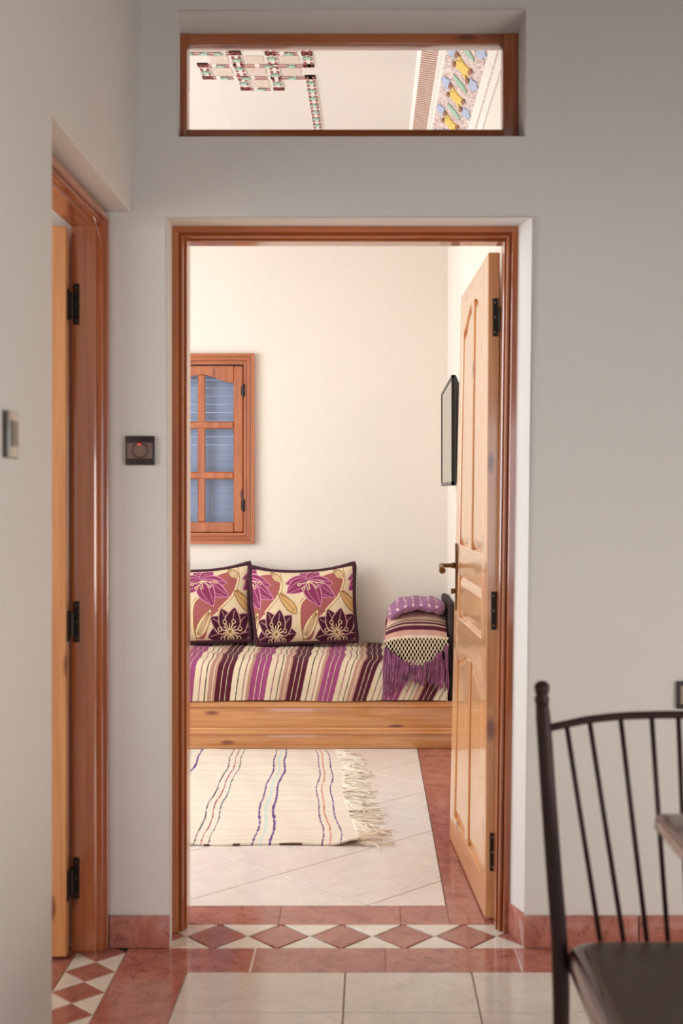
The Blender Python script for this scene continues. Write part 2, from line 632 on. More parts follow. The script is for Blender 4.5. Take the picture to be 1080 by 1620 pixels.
# ------------------------------------------------------------------ cornice of the salon
def banded(name, kind):
    m, nt, bs = new_mat(name)
    bs.inputs['Roughness'].default_value = 0.7
    tc = N(nt, 'ShaderNodeTexCoord')
    if kind == 'dentil':
        wv = N(nt, 'ShaderNodeTexWave', Scale=13.0, Distortion=0.6)
        wv.bands_direction = 'DIAGONAL' if False else 'Y'
        nt.links.new(tc.outputs['Object'], wv.inputs['Vector'])
        col = ramp(nt, wv.outputs['Fac'], [(0.35, lin((168, 122, 104))), (0.6, lin((232, 208, 192)))])
        bump(nt, bs, wv.outputs['Fac'], 0.6, 0.004)
    else:
        vo = N(nt, 'ShaderNodeTexNoise', Scale=34.0 if kind == 'scroll' else 60.0, Detail=2.0, Distortion=2.2)
        nt.links.new(tc.outputs['Object'], vo.inputs['Vector'])
        dark = (170, 110, 104) if kind == 'scroll' else (150, 120, 110)
        col = ramp(nt, vo.outputs['Fac'], [(0.44, lin((240, 220, 208))), (0.48, lin(dark)), (0.53, lin((150, 150, 160))), (0.57, lin((244, 224, 212)))])
        bump(nt, bs, vo.outputs['Fac'], 0.5, 0.004)
    nt.links.new(col, bs.inputs['Base Color'])
    return m


PROF = [(0.0, 2.690), (0.008, 2.690), (0.008, 2.702), (0.005, 2.705), (0.005, 2.768), (0.012, 2.772), (0.014, 2.785), (0.020, 2.79), (0.023, 2.832),
        (0.155, 2.930), (0.160, 2.945), (0.173, 2.950), (0.177, 2.955), (0.240, 2.965), (0.247, 2.985), (0.252, 3.0)]
BANDS = {4: ('floral_border', banded('floral_border_paint', 'floral')), 8: ('painted_frieze', banded('painted_frieze_plaster', 'scroll')), 12: ('dentil_band', banded('dentil_plaster', 'dentil'))}


def corn_pt(run, d, z, end):
    if run == 'R': return (RX - d, (WY2 if end == 0 else FY - d), z)
    return ((-2.6 if end == 0 else RX - d), FY - d, z)


corn = empty('trim_cornice', (RX, 5.4, 2.69), 'moulded plaster cornice with painted flower frieze above the television', 'cornice', kind='structure')
for run in 'RF':
    plainb = bmesh.new()
    for i in range(len(PROF) - 1):
        q = [corn_pt(run, *PROF[i], 0), corn_pt(run, *PROF[i], 1), corn_pt(run, *PROF[i + 1], 1), corn_pt(run, *PROF[i + 1], 0)]
        b = bmesh.new() if i in BANDS else plainb
        b.faces.new([b.verts.new(p) for p in q])
        if i in BANDS:
            ob = obj(BANDS[i][0], b, BANDS[i][1], corn, smooth=False)
    bmesh.ops.remove_doubles(plainb, verts=plainb.verts, dist=1e-6)
    obj('moulding', plainb, WHITE, corn, smooth=30)

# painted relief on the frieze of the right wall
fa, fb = PROF[8], PROF[9]
fl = math.hypot(fb[0] - fa[0], fb[1] - fa[1])
ad = Vector((-(fb[0] - fa[0]) / fl, 0, (fb[1] - fa[1]) / fl))          # across, wall -> ceiling
nd = Vector((-ad.z, 0, ad.x))
if nd.z > 0: nd = -nd
YEL, BRN, BLU, GRN = plain('yellow_paint', (236, 200, 104), 0.6), plain('brown_paint', (158, 108, 80), 0.6), plain('blue_paint', (182, 192, 216), 0.6), plain('green_paint', (164, 200, 176), 0.6)


def relief(name, poly, mat_, th=0.004):
    b = prism([(p[0], p[1]) for p in poly], lambda a, y, t: ad * a + Vector((0, y, 0)) + nd * t, -0.001, th)
    me = bpy.data.meshes.new(name)
    bmesh.ops.recalc_face_normals(b, faces=b.faces)
    b.to_mesh(me)
    b.free()
    finish(me, mat_, False)
    return me


def fr(a, y): return Vector((RX - fa[0], y, fa[1])) + ad * a


star = relief('frieze_star', [(0.030, -0.095), (0.010, -0.045), (0.034, -0.030), (0.026, 0.0), (0.036, 0.03), (0.006, 0.045), (-0.030, 0.095), (-0.014, 0.04), (-0.034, 0.03), (-0.024, 0.0), (-0.036, -0.035), (-0.004, -0.045)], YEL, 0.006)
tipm = relief('star_tip', [(0, -0.026), (0.009, -0.005), (0.006, 0.022), (-0.006, 0.022), (-0.009, -0.005)], BRN, 0.008)
flow = relief('frieze_flower', [((0.026 if k % 2 == 0 else 0.017) * math.cos(k * PI / 6), (0.068 if k % 2 == 0 else 0.045) * math.sin(k * PI / 6)) for k in range(12)], BLU, 0.005)
leaf = relief('frieze_leaf', [(0.036, -0.05), (0.030, -0.015), (0.012, 0.015), (-0.010, 0.035), (-0.036, 0.05), (-0.028, 0.012), (-0.012, -0.015), (0.012, -0.036)], GRN, 0.005)
for k in range(-2, 7):
    y0 = 4.652 + 0.355 * k
    if y0 < 3.95 or y0 > 6.75: continue
    s_ = link('frieze_star', star, fr(fl * 0.50, y0), corn)
    for da, dy in ((0.034, -0.085), (-0.034, -0.02), (0.036, 0.02), (-0.032, 0.09)): link('star_tip', tipm, fr(fl * 0.5 + da, y0 + dy), s_)
    link('frieze_flower', flow, fr(fl * 0.84, y0 - 0.085), corn)
    link('frieze_flower', flow, fr(fl * 0.16, y0 + 0.095), corn)
    link('frieze_leaf', leaf, fr(fl * 0.48, y0 + 0.178), corn)

# ------------------------------------------------------------------ floor
floor = obj('floor', mkbox(-3.2, 3.3, -2.75, FY + 0.1, -0.08, -0.006), GROUT)
tag(floor, 'tiled floor of cream tiles with red marble borders and diamond bands', 'floor', kind='structure')
_cache = {}


def tile(name, poly, mat_, gap=0.0018, th=0.012):
    """poly: world XY; pieces of equal outline share a mesh"""
    c = np.mean(np.array(poly), 0)
    n = len(poly)
    # inset towards the inside
    P = [np.array(p) for p in poly]
    area2 = sum(P[i][0] * P[(i + 1) % n][1] - P[(i + 1) % n][0] * P[i][1] for i in range(n))
    if area2 < 0: P = P[::-1]
    Q = []
    for i in range(n):
        a, b, d = P[i - 1], P[i], P[(i + 1) % n]
        e1, e2 = (b - a) / np.linalg.norm(b - a), (d - b) / np.linalg.norm(d - b)
        n1, n2 = np.array([-e1[1], e1[0]]), np.array([-e2[1], e2[0]])
        k = 1 + n1.dot(n2)
        Q.append(b + (n1 + n2) / max(k, 0.3) * gap)
    key = (mat_.name, tuple((round(float(q[0] - c[0]), 3), round(float(q[1] - c[1]), 3)) for q in Q))
    me = _cache.get(key)
    if me is None:
        b = prism([(q[0] - c[0], q[1] - c[1]) for q in Q], lambda x, y, t: Vector((x, y, t)), -th, 0.0)
        top = [e for e in b.edges if all(abs(v.co.z) < 1e-6 for v in e.verts)]
        bmesh.ops.bevel(b, geom=top, offset=0.0008, segments=1, affect='EDGES')
        bmesh.ops.recalc_face_normals(b, faces=b.faces)
        me = bpy.data.meshes.new(name)
        b.to_mesh(me)
        b.free()
        finish(me, mat_, False)
        _cache[key] = me
    return link(name, me, (float(c[0]), float(c[1]), 0.0), floor)


def rect(x0, x1, y0, y1): return [(x0, y0), (x1, y0), (x1, y1), (x0, y1)]


def clip(poly, a, b, c):
    """keep a*x+b*y<=c"""
    out = []
    for i in range(len(poly)):
        p, q = poly[i], poly[(i + 1) % len(poly)]
        dp, dq = a * p[0] + b * p[1] - c, a * q[0] + b * q[1] - c
        if dp <= 0: out.append(p)
        if dp * dq < 0:
            t = dp / (dp - dq)
            out.append((p[0] + t * (q[0] - p[0]), p[1] + t * (q[1] - p[1])))
    res = []
    for p in out:
        if not res or math.hypot(p[0] - res[-1][0], p[1] - res[-1][1]) > 0.004: res.append(p)
    if len(res) > 1 and math.hypot(res[0][0] - res[-1][0], res[0][1] - res[-1][1]) < 0.004: res.pop()
    return res


# hall: cream tiles
jx = [-0.497, -0.067, 0.276, 0.706, 1.136, 1.566, 1.996, 2.426, 2.856, 3.1]
jy = [3.40, 3.138] + [3.138 - 0.43 * k for k in range(1, 9)]
for i in range(len(jx) - 1):
    for j in range(len(jy) - 1): tile('floor_tile', rect(jx[i], jx[i + 1], jy[j + 1], jy[j]), TILE)
# red band in front of the doorway, side band and doorway bands
rx = [-0.69, -0.326, 0.043, 0.414, 0.785, 1.156, 1.527, 1.898, 2.269, 2.64, 3.1]
for a, b in zip(rx, rx[1:]): tile('marble_tile', rect(a, b, 3.40, 3.578), MARB, 0.0006)
for k in range(12): tile('marble_tile', rect(-0.69, -0.497, 3.40 - 0.371 * (k + 1), 3.40 - 0.371 * k), MARB, 0.0006)
rx = [-2.6, -1.70, -1.33, -0.96, -0.59, -0.277, 0.094, 0.241]
for a, b in zip(rx, rx[1:]): tile('marble_tile', rect(a, b, 3.772, 3.942), MARB, 0.0006)
ry = [3.772, 4.02, 4.39, 4.76, 5.13, 5.50, 5.87, 6.24, 6.61, FY]
for a, b in zip(ry, ry[1:]): tile('marble_tile', rect(0.241, RX, a, b), MARB, 0.0006)
# diamonds under the doorway
Y0, Y1 = 3.578, 3.772
ym = (Y0 + Y1) / 2
for k in range(-2, 7):
    cx = -0.449 + 0.183 * k
    lo, hi = -0.585, 0.448
    hw, hh = 0.0845, 0.094
    dia = [(cx - hw, ym), (cx, ym - hh), (cx + hw, ym), (cx, ym + hh)]
    tr1 = [(cx + 0.0075, Y0), (cx + 0.183 - 0.0075, Y0), (cx + 0.0915 + 0.004, ym - 0.003), (cx + 0.0915 - 0.004, ym - 0.003)]
    tr2 = [(cx + 0.0075, Y1), (cx + 0.0915 - 0.004, ym + 0.003), (cx + 0.0915 + 0.004, ym + 0.003), (cx + 0.183 - 0.0075, Y1)]
    for nm, pl, mt in (('diamond_tile', dia, MARBD), ('triangle_tile', tr1, TILEW), ('triangle_tile', tr2, TILEW)):
        pl = clip(clip(pl, -1, 0, -lo), 1, 0, hi)
        if len(pl) >= 3: tile(nm, pl, mt, 0.0008)
# diamonds along the left doorway
X0, X1 = -0.83, -0.69
xm = (X0 + X1) / 2
for k in range(-1, 6):
    cy = 3.404 - 0.14 * k
    lo, hi = 2.70, 3.588
    dia = [(xm, cy - 0.07), (X1, cy), (xm, cy + 0.07), (X0, cy)]
    t1 = [(X1, cy), (X1, cy - 0.14), (xm, cy - 0.07)]
    t2 = [(X0, cy), (xm, cy - 0.07), (X0, cy - 0.14)]
    for nm, pl, mt in (('diamond_tile', dia, MARBD), ('triangle_tile', t1, TILEW), ('triangle_tile', t2, TILEW)):
        pl = clip(clip(pl, 0, -1, -lo), 0, 1, hi)
        if len(pl) >= 3: tile(nm, pl, mt, 0.0008)
for k in range(3): tile('marble_tile', rect(-1.02, -0.83, 2.70 + 0.296 * k, 2.70 + 0.296 * (k + 1)), MARB)
for i in range(5):
    for k in range(5):
        tile('floor_tile', rect(-1.02 - 0.43 * (i + 1), -1.02 - 0.43 * i, max(1.4, 3.59 - 0.438 * (k + 1)), 3.59 - 0.438 * k), TILE)
# salon: cream tiles laid on the diagonal
for i in range(-6, 7):
    for j in range(-3, 9):
        u0, v0 = 3.956 + 0.62 * i, 3.945 + 0.62 * j
        c4 = [(u0, v0), (u0 + 0.62, v0), (u0 + 0.62, v0 + 0.62), (u0, v0 + 0.62)]
        pl = [((v - u) / 2, (u + v) / 2) for u, v in c4]
        pl = clip(clip(clip(clip(pl, 1, 0, 0.241), 0, -1, -3.942), 0, 1, FY), -1, 0, 2.6)
        if len(pl) >= 3: tile('diagonal_tile', pl, TILEF, 0.0026)

GLINT = plain('painted_joint_glint', (232, 220, 208), 0.7)  # cream strips paint a glint along two red tile joints
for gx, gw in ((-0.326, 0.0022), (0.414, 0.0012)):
    obj('joint_glint', mkbox(gx - gw, gx + gw, 3.402, 3.576, -0.005, 0.0004), GLINT, floor)

# baseboards of red marble
b1 = empty('baseboard_left', (-0.66, 3.58, 0), 'short red marble skirting between the two door frames', 'baseboard', kind='structure')
obj('skirting_tile', mkbox(-0.744, -0.573, 3.574, 3.589, 0.001, 0.091, bevel=0.002), MARB, b1)
b2 = empty('baseboard_right', (1.5, 3.58, 0), 'red marble skirting along the grey wall behind the chair', 'baseboard', kind='structure')
for a, b in ((0.440, 0.766), (0.769, 1.14), (1.143, 1.51), (1.513, 1.88), (1.883, 2.25), (2.253, 2.62), (2.623, 3.09)):
    obj('skirting_tile', mkbox(a, b, 3.574, 3.589, 0.001, 0.091, bevel=0.002), MARB, b2)
bm = prism([(0.440, 3.590), (0.452, 3.590), (0.425, 3.695), (0.408, 3.695)], lambda x, y, t: Vector((x, y, t)), 0.001, 0.091, 0.0015)
obj('skirting_tile', bm, MARB, b2)

# ------------------------------------------------------------------ door frames
FPROF = [(0, 0), (0.0165, 0), (0.018, 0.002), (0.0195, 0.014), (0.0225, 0.017), (0.0245, 0.012), (0.0305, 0.011), (0.0320, 0.016), (0.0330, 0.030), (0.0360, 0.034), (0.0375, 0.030), (0.040, 0.034), (0.040, 0.100), (0, 0.100)]


def frame3(trim, f, a0, a1, zt, mats):
    """f(a,v,z)->world; a0=(bottom,top), a1=(bottom,top)"""
    def at(e, z): return e[0] + (e[1] - e[0]) * z / zt
    n = len(FPROF)
    def sweep(A, B):
        b = bmesh.new()
        va, vb = [b.verts.new(p) for p in A], [b.verts.new(p) for p in B]
        b.faces.new(va)
        b.faces.new(vb)
        for i in range(n): b.faces.new((va[i], va[(i + 1) % n], vb[(i + 1) % n], vb[i]))
        return b
    obj('jamb', sweep([f(at(a0, 0) + u, v, 0.001) for u, v in FPROF], [f(at(a0, zt) + u, v, zt - u) for u, v in FPROF]), mats[0], trim, smooth=False)
    obj('jamb', sweep([f(at(a1, 0) - u, v, 0.001) for u, v in FPROF], [f(at(a1, zt) - u, v, zt - u) for u, v in FPROF]), mats[0], trim, smooth=False)
    obj('head', sweep([f(at(a0, zt) + u, v, zt - u) for u, v in FPROF], [f(at(a1, zt) - u, v, zt - u) for u, v in FPROF]), mats[1], trim, smooth=False)


t1 = empty('trim_1', (-0.07, 3.75, 0), 'moulded reddish pine door frame around the open doorway', 'door frame', kind='structure')
frame3(t1, lambda a, v, z: Vector((a, WY1 + v, z)), (-0.585, -0.585), (0.412, 0.439), 2.09, (WR['Z'], WR['X']))
t2 = empty('trim_2', (-0.80, 3.15, 0), 'reddish pine door frame in the left wall with three hinges', 'door frame', kind='structure')
frame3(t2, lambda a, v, z: Vector((-0.747 - v, a, z)), (2.70, 2.70), (3.588, 3.588), 2.098, (WR['Z'], WR['Y']))

# ------------------------------------------------------------------ transom window
tw = empty('window_1', (-0.06, 3.73, 2.325), 'long narrow transom window above the door with brown frame', 'window', kind='structure')
obj('frame_stile', mkbox(-0.561, -0.541, 3.70, 3.76, 2.332, 2.660, bevel=0.003), WR['Z'], tw)
obj('frame_stile', mkbox(0.393, 0.438, 3.70, 3.76, 2.332, 2.660, bevel=0.003), WR['Z'], tw)
obj('frame_rail', mkbox(-0.541, 0.393, 3.703, 3.76, 2.629, 2.660, bevel=0.003), WR['X'], tw)
obj('frame_rail', mkbox(-0.541, 0.393, 3.703, 3.76, 2.332, 2.377, bevel=0.003), WR['X'], tw)
obj('pane', mkbox(-0.541, 0.393, 3.742, 3.745, 2.377, 2.629), GLASS, tw)


# ------------------------------------------------------------------ panelled doors
def arch(w0, w1, z0, zlo, zhi, peak_at_w1, n=10):
    """panel outline: flat base z0, top rising from zlo to zhi in an S-curve"""
    p = [(w0, z0), (w1, z0)]
    for i in range(n + 1):
        t = i / n
        w = w1 + (w0 - w1) * t
        s = (1 - t) if peak_at_w1 else t
        e = s * s * (3 - 2 * s)
        p.append((w, zlo + (zhi - zlo) * e))
    return p


def panel_door(root, f, W_, H_, z0, mats, T=0.036):
    """f(w,t,z)->world with t in 0..T; builds stiles, rails, panels"""
    V_, Hm = mats
    st, mu = 0.115, 0.075
    c = W_ / 2
    i0, i1, m0, m1 = st, W_ - st, c - mu / 2, c + mu / 2
    up0, up_lo, up_hi, lo0, lo_lo, lo_hi, md0, md1 = 1.11, 1.885, 1.95, 0.115, 0.69, 0.735, 0.845, 1.0
    def pr(name, poly, mat_, t0=0.0, t1=T, bev=0.0025):
        return obj(name, prism(poly, lambda w, z, t: f(w, t, z), t0, t1, bev, 1), mat_, root, smooth=False)
    pr('stile', [(0, z0), (st, z0), (st, H_), (0, H_)], V_)
    pr('stile', [(i1, z0), (W_, z0), (W_, H_), (i1, H_)], V_)
    pr('mullion', [(m0, lo0), (m1, lo0), (m1, lo_hi), (m0, lo_hi)], V_)
    pr('mullion', [(m0, up0), (m1, up0), (m1, up_hi), (m0, up_hi)], V_)
    pr('rail', [(i0, z0), (i1, z0), (i1, lo0), (i0, lo0)], Hm)
    pr('rail', [(i0, md1), (i1, md1), (i1, up0), (i0, up0)], Hm)
    def top_curve(lo, hi):
        a = arch(i0, m0, 0, lo, hi, True)[2:]
        b = arch(m1, i1, 0, lo, hi, False)[2:]
        return a[::-1] + b[::-1]
    tc = top_curve(lo_lo, lo_hi)
    pr('rail', tc + [(i1, md0), (i0, md0)], Hm)
    tc = top_curve(up_lo, up_hi)
    pr('rail', tc + [(i1, H_), (i0, H_)], Hm)
    def field(poly, mat_):
        P = np.array(poly)
        cc = P.mean(0)
        b = bmesh.new()
        rings = []
        for t, k in ((0.012, 0.0), (0.004, 0.034), (0.004, 0.04)):
            R = []
            for p in P:
                d = p - cc
                q = cc + d * np.maximum(0.0, 1 - k / np.maximum(np.abs(d).max(), 1e-3)) if False else p - np.sign(d) * np.minimum(k, np.abs(d) * 0.8)
                R.append((q, t))
            rings.append(R)
        full = rings[::1]
        back = [[(q, T - t) for q, t in R] for R in rings]
        seq = full[::-1] + back
        vs = [[b.verts.new(f(q[0], t, q[1])) for q, t in R] for R in seq]
        n = len(P)
        for r0, r1 in zip(vs, vs[1:]):
            for i in range(n): b.faces.new((r0[i], r0[(i + 1) % n], r1[(i + 1) % n], r1[i]))
        b.faces.new(vs[0])
        b.faces.new(vs[-1])
        obj('raised_panel', b, mat_, root, smooth=False)
    field([(i0, md0), (i1, md0), (i1, md1), (i0, md1)], Hm)
    field(arch(i0, m0, lo0, lo_lo, lo_hi, True), V_)
    field(arch(m1, i1, lo0, lo_lo, lo_hi, False), V_)
    field(arch(i0, m0, up0, up_lo, up_hi, True), V_)
    field(arch(m1, i1, up0, up_lo, up_hi, False), V_)


DW, DH = 0.889, 2.032
YH = 3.803


def fdoor(w, t, z):
    # slightly out of plumb leaf standing open at about ninety degrees
    xh = 0.349 + 0.0052 * z
    xf = 0.298 + 0.021 * z
    x = xh + (xf - xh) * w / DW
    return Vector((x + t, YH + w - 0.001 * t, z))


d1 = empty('door_1', (0.34, 4.25, 0), 'honey pine panelled door standing open into the bright room', 'door', kind='structure')
panel_door(d1, fdoor, DW, DH, 0.008, (WD['Z'], WD['Y']))


def hinge_main(zc):
    bm = bmesh.new()
    x = 0.349 + 0.0052 * zc
    box(bm, x + 0.014, x + 0.031, YH - 0.003, YH + 0.0005, zc - 0.058, zc + 0.058, bevel=0.0008, seg=1)
    lathe(bm, [(0.0045, -0.036), (0.006, -0.034), (0.006, 0.034), (0.0045, 0.036)], (x + 0.036, YH - 0.006, zc - 0.006), 10)
    h = obj('hinge', bm, IRON, d1)
    bm = bmesh.new()
    for dz in (-0.045, 0.0, 0.045): lathe(bm, [(0.0032, 0), (0.0032, -0.0012), (0.002, -0.0018)], (x + 0.0215, YH - 0.003, zc + dz), 8, 'Y')
    obj('screws', bm, plain('screw_steel', (150, 140, 125), 0.35, 0.9), h)


for zc in (1.834, 0.943, 0.210): hinge_main(zc)
# lever handle near the free edge
wz = DW - 0.055
hx = fdoor(wz, 0, 1.03).x
hy = YH + wz
han = obj('door_handle', mkbox(hx - 0.006, hx, hy - 0.018, hy + 0.018, 0.865, 1.112, bevel=0.002), BRASS, d1)
bm = bmesh.new()
lathe(bm, [(0.011, 0.0), (0.011, -0.012), (0.008, -0.016), (0.008, -0.052), (0.010, -0.056)], (hx - 0.006, hy, 1.03), 14, 'X')
tube(bm, [(hx - 0.055, hy + 0.008, 1.03), (hx - 0.060, hy - 0.02, 1.031), (hx - 0.062, hy - 0.06, 1.028), (hx - 0.062, hy - 0.10, 1.022), (hx - 0.060, hy - 0.115, 1.018)], [0.010, 0.009, 0.008, 0.010, 0.012], 10)
obj('lever', bm, BRASS, han, smooth=True)
bm = bmesh.new()
lathe(bm, [(0.008, 0.0), (0.008, -0.003), (0.005, -0.004)], (hx - 0.006, hy, 0.935), 12, 'X')
box(bm, hx - 0.022, hx - 0.008, hy - 0.0015, hy + 0.0015, 0.925, 0.945)
obj('key', bm, BRASS, han)
box_ = mkbox(hx + 0.036, hx + 0.042, hy - 0.018, hy + 0.018, 0.865, 1.112, bevel=0.002)
obj('back_plate', box_, BRASS, d1)

# left door: leaf swung back into the left room
LDX, LDY = -0.845, 3.482
d2 = empty('door_2', (-1.2, 3.5, 0), 'honey pine door ajar in the left wall, only its edge showing', 'door', kind='structure')
panel_door(d2, lambda w, t, z: Vector((LDX - w, LDY + t, z)), 0.80, 2.045, 0.010, (WP['Z'], WP['X']))
for zc in (1.836, 0.936, 0.210):
    bm = bmesh.new()
    box(bm, -0.840, -0.823, 3.545, 3.5485, zc - 0.058, zc + 0.058, bevel=0.0008, seg=1)
    box(bm, -0.8455, -0.842, 3.490, 3.517, zc - 0.050, zc + 0.036, bevel=0.0008, seg=1)
    lathe(bm, [(0.0045, -0.036), (0.006, -0.034), (0.006, 0.034), (0.0045, 0.036)], (-0.842, 3.532, zc - 0.006), 10)
    box(bm, -0.8435, -0.8405, 3.515, 3.547, zc - 0.04, zc + 0.03)
    h = obj('hinge', bm, IRON, d2)
    bm = bmesh.new()
    for dz in (-0.045, 0.0, 0.045): lathe(bm, [(0.0032, 0), (0.0032, -0.0012), (0.002, -0.0018)], (-0.831, 3.545, zc + dz), 8, 'Y')
    obj('screws', bm, BRASS, h)

# ------------------------------------------------------------------ casement window in the far wall
w2 = empty('window_2', ((WXL + WXR) / 2, FY, WZB), 'pine casement window with arched lights and blue panes', 'window', kind='structure')
CP = [(0, 0.004), (0, -0.030), (0.016, -0.030), (0.019, -0.024), (0.023, -0.024), (0.026, -0.028), (0.036, -0.028), (0.040, -0.018), (0.044, -0.018), (0.046, -0.022), (0.060, -0.022), (0.062, -0.012), (0.062, 0.06), (0.05, 0.06), (0.05, 0.004)]
cs = [(WXL, WZB, 1, 1), (WXR, WZB, -1, 1), (WXR, WZT, -1, -1), (WXL, WZT, 1, -1)]
for k in range(4):
    b = bmesh.new()
    A, B = cs[k], cs[(k + 1) % 4]
    va = [b.verts.new((A[0] + A[2] * u, FY + v, A[1] + A[3] * u)) for u, v in CP]
    vb = [b.verts.new((B[0] + B[2] * u, FY + v, B[1] + B[3] * u)) for u, v in CP]
    n = len(CP)
    for i in range(n): b.faces.new((va[i], va[(i + 1) % n], vb[(i + 1) % n], vb[i]))
    b.faces.new(va)
    b.faces.new(vb)
    obj('casing', b, WR['X'] if k % 2 == 0 else WR['Z'], w2, smooth=False)
sx0, sx1 = WXL + 0.064, WXR - 0.064
sm = (sx0 + sx1) / 2
sz0, sz1 = PZ(842, FY), PZ(579, FY)
bz = [(PZ(758, FY), PZ(746.7, FY)), (PZ(678.5, FY), PZ(667, FY))]
pz0 = PZ(826, FY)
plo, phi = PZ(606, FY), PZ(593, FY)
PANE = glass('window_glass', (0.95, 0.97, 1.0))
for q, (a, b_) in enumerate(((sx0, sm - 0.002), (sm + 0.002, sx1))):
    yf, yb = FY - 0.012, FY + 0.025
    st, mu = 0.054, 0.042
    c = (a + b_) / 2
    g = lambda x, z, t: Vector((x, t, z))
    bm = bmesh.new()
    prism([(a, sz0), (a + st, sz0), (a + st, sz1), (a, sz1)], g, yf, yb, 0.006, 1, bm)
    prism([(b_ - st, sz0), (b_, sz0), (b_, sz1), (b_ - st, sz1)], g, yf, yb, 0.006, 1, bm)
    prism([(a + st, sz0), (b_ - st, sz0), (b_ - st, pz0), (a + st, pz0)], g, yf, yb, 0.004, 1, bm)
    cur = arch(a + st, c, 0, plo, phi, True)[2:][::-1] + arch(c, b_ - st, 0, plo, phi, False)[3:][::-1][0:0]
    L = arch(a + st, c, 0, plo, phi, True)[2:][::-1]
    R = arch(c, b_ - st, 0, plo, phi, False)[2:][::-1]
    prism(L + R[1:] + [(b_ - st, sz1), (a + st, sz1)], g, yf, yb, 0.003, 1, bm)
    prism([(c - mu / 2, pz0), (c + mu / 2, pz0), (c + mu / 2, phi + 0.002), (c - mu / 2, phi + 0.002)], g, yf + 0.003, yb - 0.004, 0.006, 1, bm)
    for z0, z1 in bz: prism([(a + st, z0), (b_ - st, z0), (b_ - st, z1), (a + st, z1)], g, yf + 0.0005, yb - 0.006, 0.006, 1, bm)
    sash = obj('sash', bm, WR['Z'], w2, smooth=False)
    zr = [(pz0, bz[0][0]), (bz[0][1], bz[1][0]), (bz[1][1], None)]
    for z0, z1 in zr:
        for s in (0, 1):
            if z1 is None:
                pl = arch(a + st, c - mu / 2, z0, plo, phi, True) if s == 0 else arch(c + mu / 2, b_ - st, z0, plo, phi, False)
            else:
                pl = [(a + st, z0), (c - mu / 2, z0), (c - mu / 2, z1), (a + st, z1)] if s == 0 else [(c + mu / 2, z0), (b_ - st, z0), (b_ - st, z1), (c + mu / 2, z1)]
            obj('pane', prism(pl, g, FY + 0.004, FY + 0.008), PANE, sash, smooth=False)
    hxp = b_ + 0.003 if q == 1 else a - 0.003
    for zc in (1.866, 1.224):
        bm = bmesh.new()
        lathe(bm, [(0.006, -0.035), (0.008, -0.032), (0.008, 0.032), (0.006, 0.035)], (hxp, FY - 0.022, zc), 10)
        box(bm, hxp - 0.014, hxp + 0.014, FY - 0.020, FY - 0.012, zc - 0.026, zc + 0.026)
        obj('hinge', bm, IRON, sash)
SLAT = plain('blue_shutter', (198, 212, 240), 0.5)
shut = empty('window_shutter', ((hx0 + hx1) / 2, FY + 0.09, hz0), 'closed blue slatted shutter behind the casement panes', 'shutter')
z = hz0 + 0.002
k = 0
while z < hz1 - 0.01:
    gap = 0.0022 if z > 1.52 else 0.0
    zt_ = min(z + 0.046, hz1)
    o = obj('slat', prism([(0.0, z), (0.009, z + 0.001), (0.010, (z + zt_) / 2), (0.009, zt_ - gap), (0.0, zt_ - gap), (0.004, (z + zt_) / 2)], lambda a, b, t: Vector((t, FY + 0.09 - a, b)), hx0 + 0.001, hx1 - 0.001), SLAT, shut, smooth=False)
    z += 0.046
for xr in (hx0 + 0.35, hx1 - 0.20):
    obj('pull_cord', tube(bmesh.new(), [(xr, FY + 0.066, hz0 + 0.08), (xr + 0.001, FY + 0.066, 1.28), (xr, FY + 0.070, 1.42)], 0.003, 6), plain('cord_white', (236, 236, 240), 0.7), shut)

# ------------------------------------------------------------------ bench (built-in sofa base)
BX0, BX1 = -2.45, RX - 0.003
sofa = empty('sofa_bench', ((BX0 + BX1) / 2, 6.7, 0), 'long honey pine bench base with moulded front board below the mattress', 'bench')
def hb(name, y0, y1, z0, z1, bev=0.003): return obj(name, mkbox(BX0, BX1, y0, y1, z0, z1, bevel=bev), WP['X'], sofa)
hb('plinth_board', 6.328, 6.35, 0.001, 0.074)
obj('moulding', prism([(6.36, 0.074), (6.320, 0.074), (6.318, 0.082), (6.324, 0.090), (6.322, 0.099), (6.330, 0.108), (6.36, 0.110)], lambda y, z, t: Vector((t, y, z)), BX0, BX1), WP['X'], sofa, smooth=False)
hb('front_board', 6.336, 6.36, 0.108, 0.212)
obj('top_rail', prism([(6.40, 0.206), (6.332, 0.206), (6.326, 0.213), (6.324, 0.236), (6.330, 0.242), (6.40, 0.242)], lambda y, z, t: Vector((t, y, z)), BX0, BX1), WP['X'], sofa, smooth=False)
hb('seat_deck', 6.36, FY - 0.003, 0.19, 0.240)

MTOP = 0.452
DARKF = plain('dark_brown_cloth', (46, 30, 28), 0.9)
o = obj('mattress', mkbox(BX0 + 0.02, RX - 0.045, 6.375, FY - 0.004, 0.2425, MTOP - 0.022, bevel=0.03, seg=3), DARKF)
tag(o, 'dark mattress under the striped cover on the pine bench', 'mattress')

# striped cover
prof = spline([(FY - 0.006, MTOP + 0.002), (6.85, MTOP), (6.65, MTOP), (6.50, MTOP), (6.41, MTOP - 0.006), (6.355, MTOP - 0.030), (6.328, MTOP - 0.075), (6.318, MTOP - 0.135), (6.317, 0.246)], 46)
cx = np.r_[np.arange(BX0, -1.1, 0.006), np.arange(-1.1, 0.392, 0.0011)]
U = np.linspace(0, 1, 46)
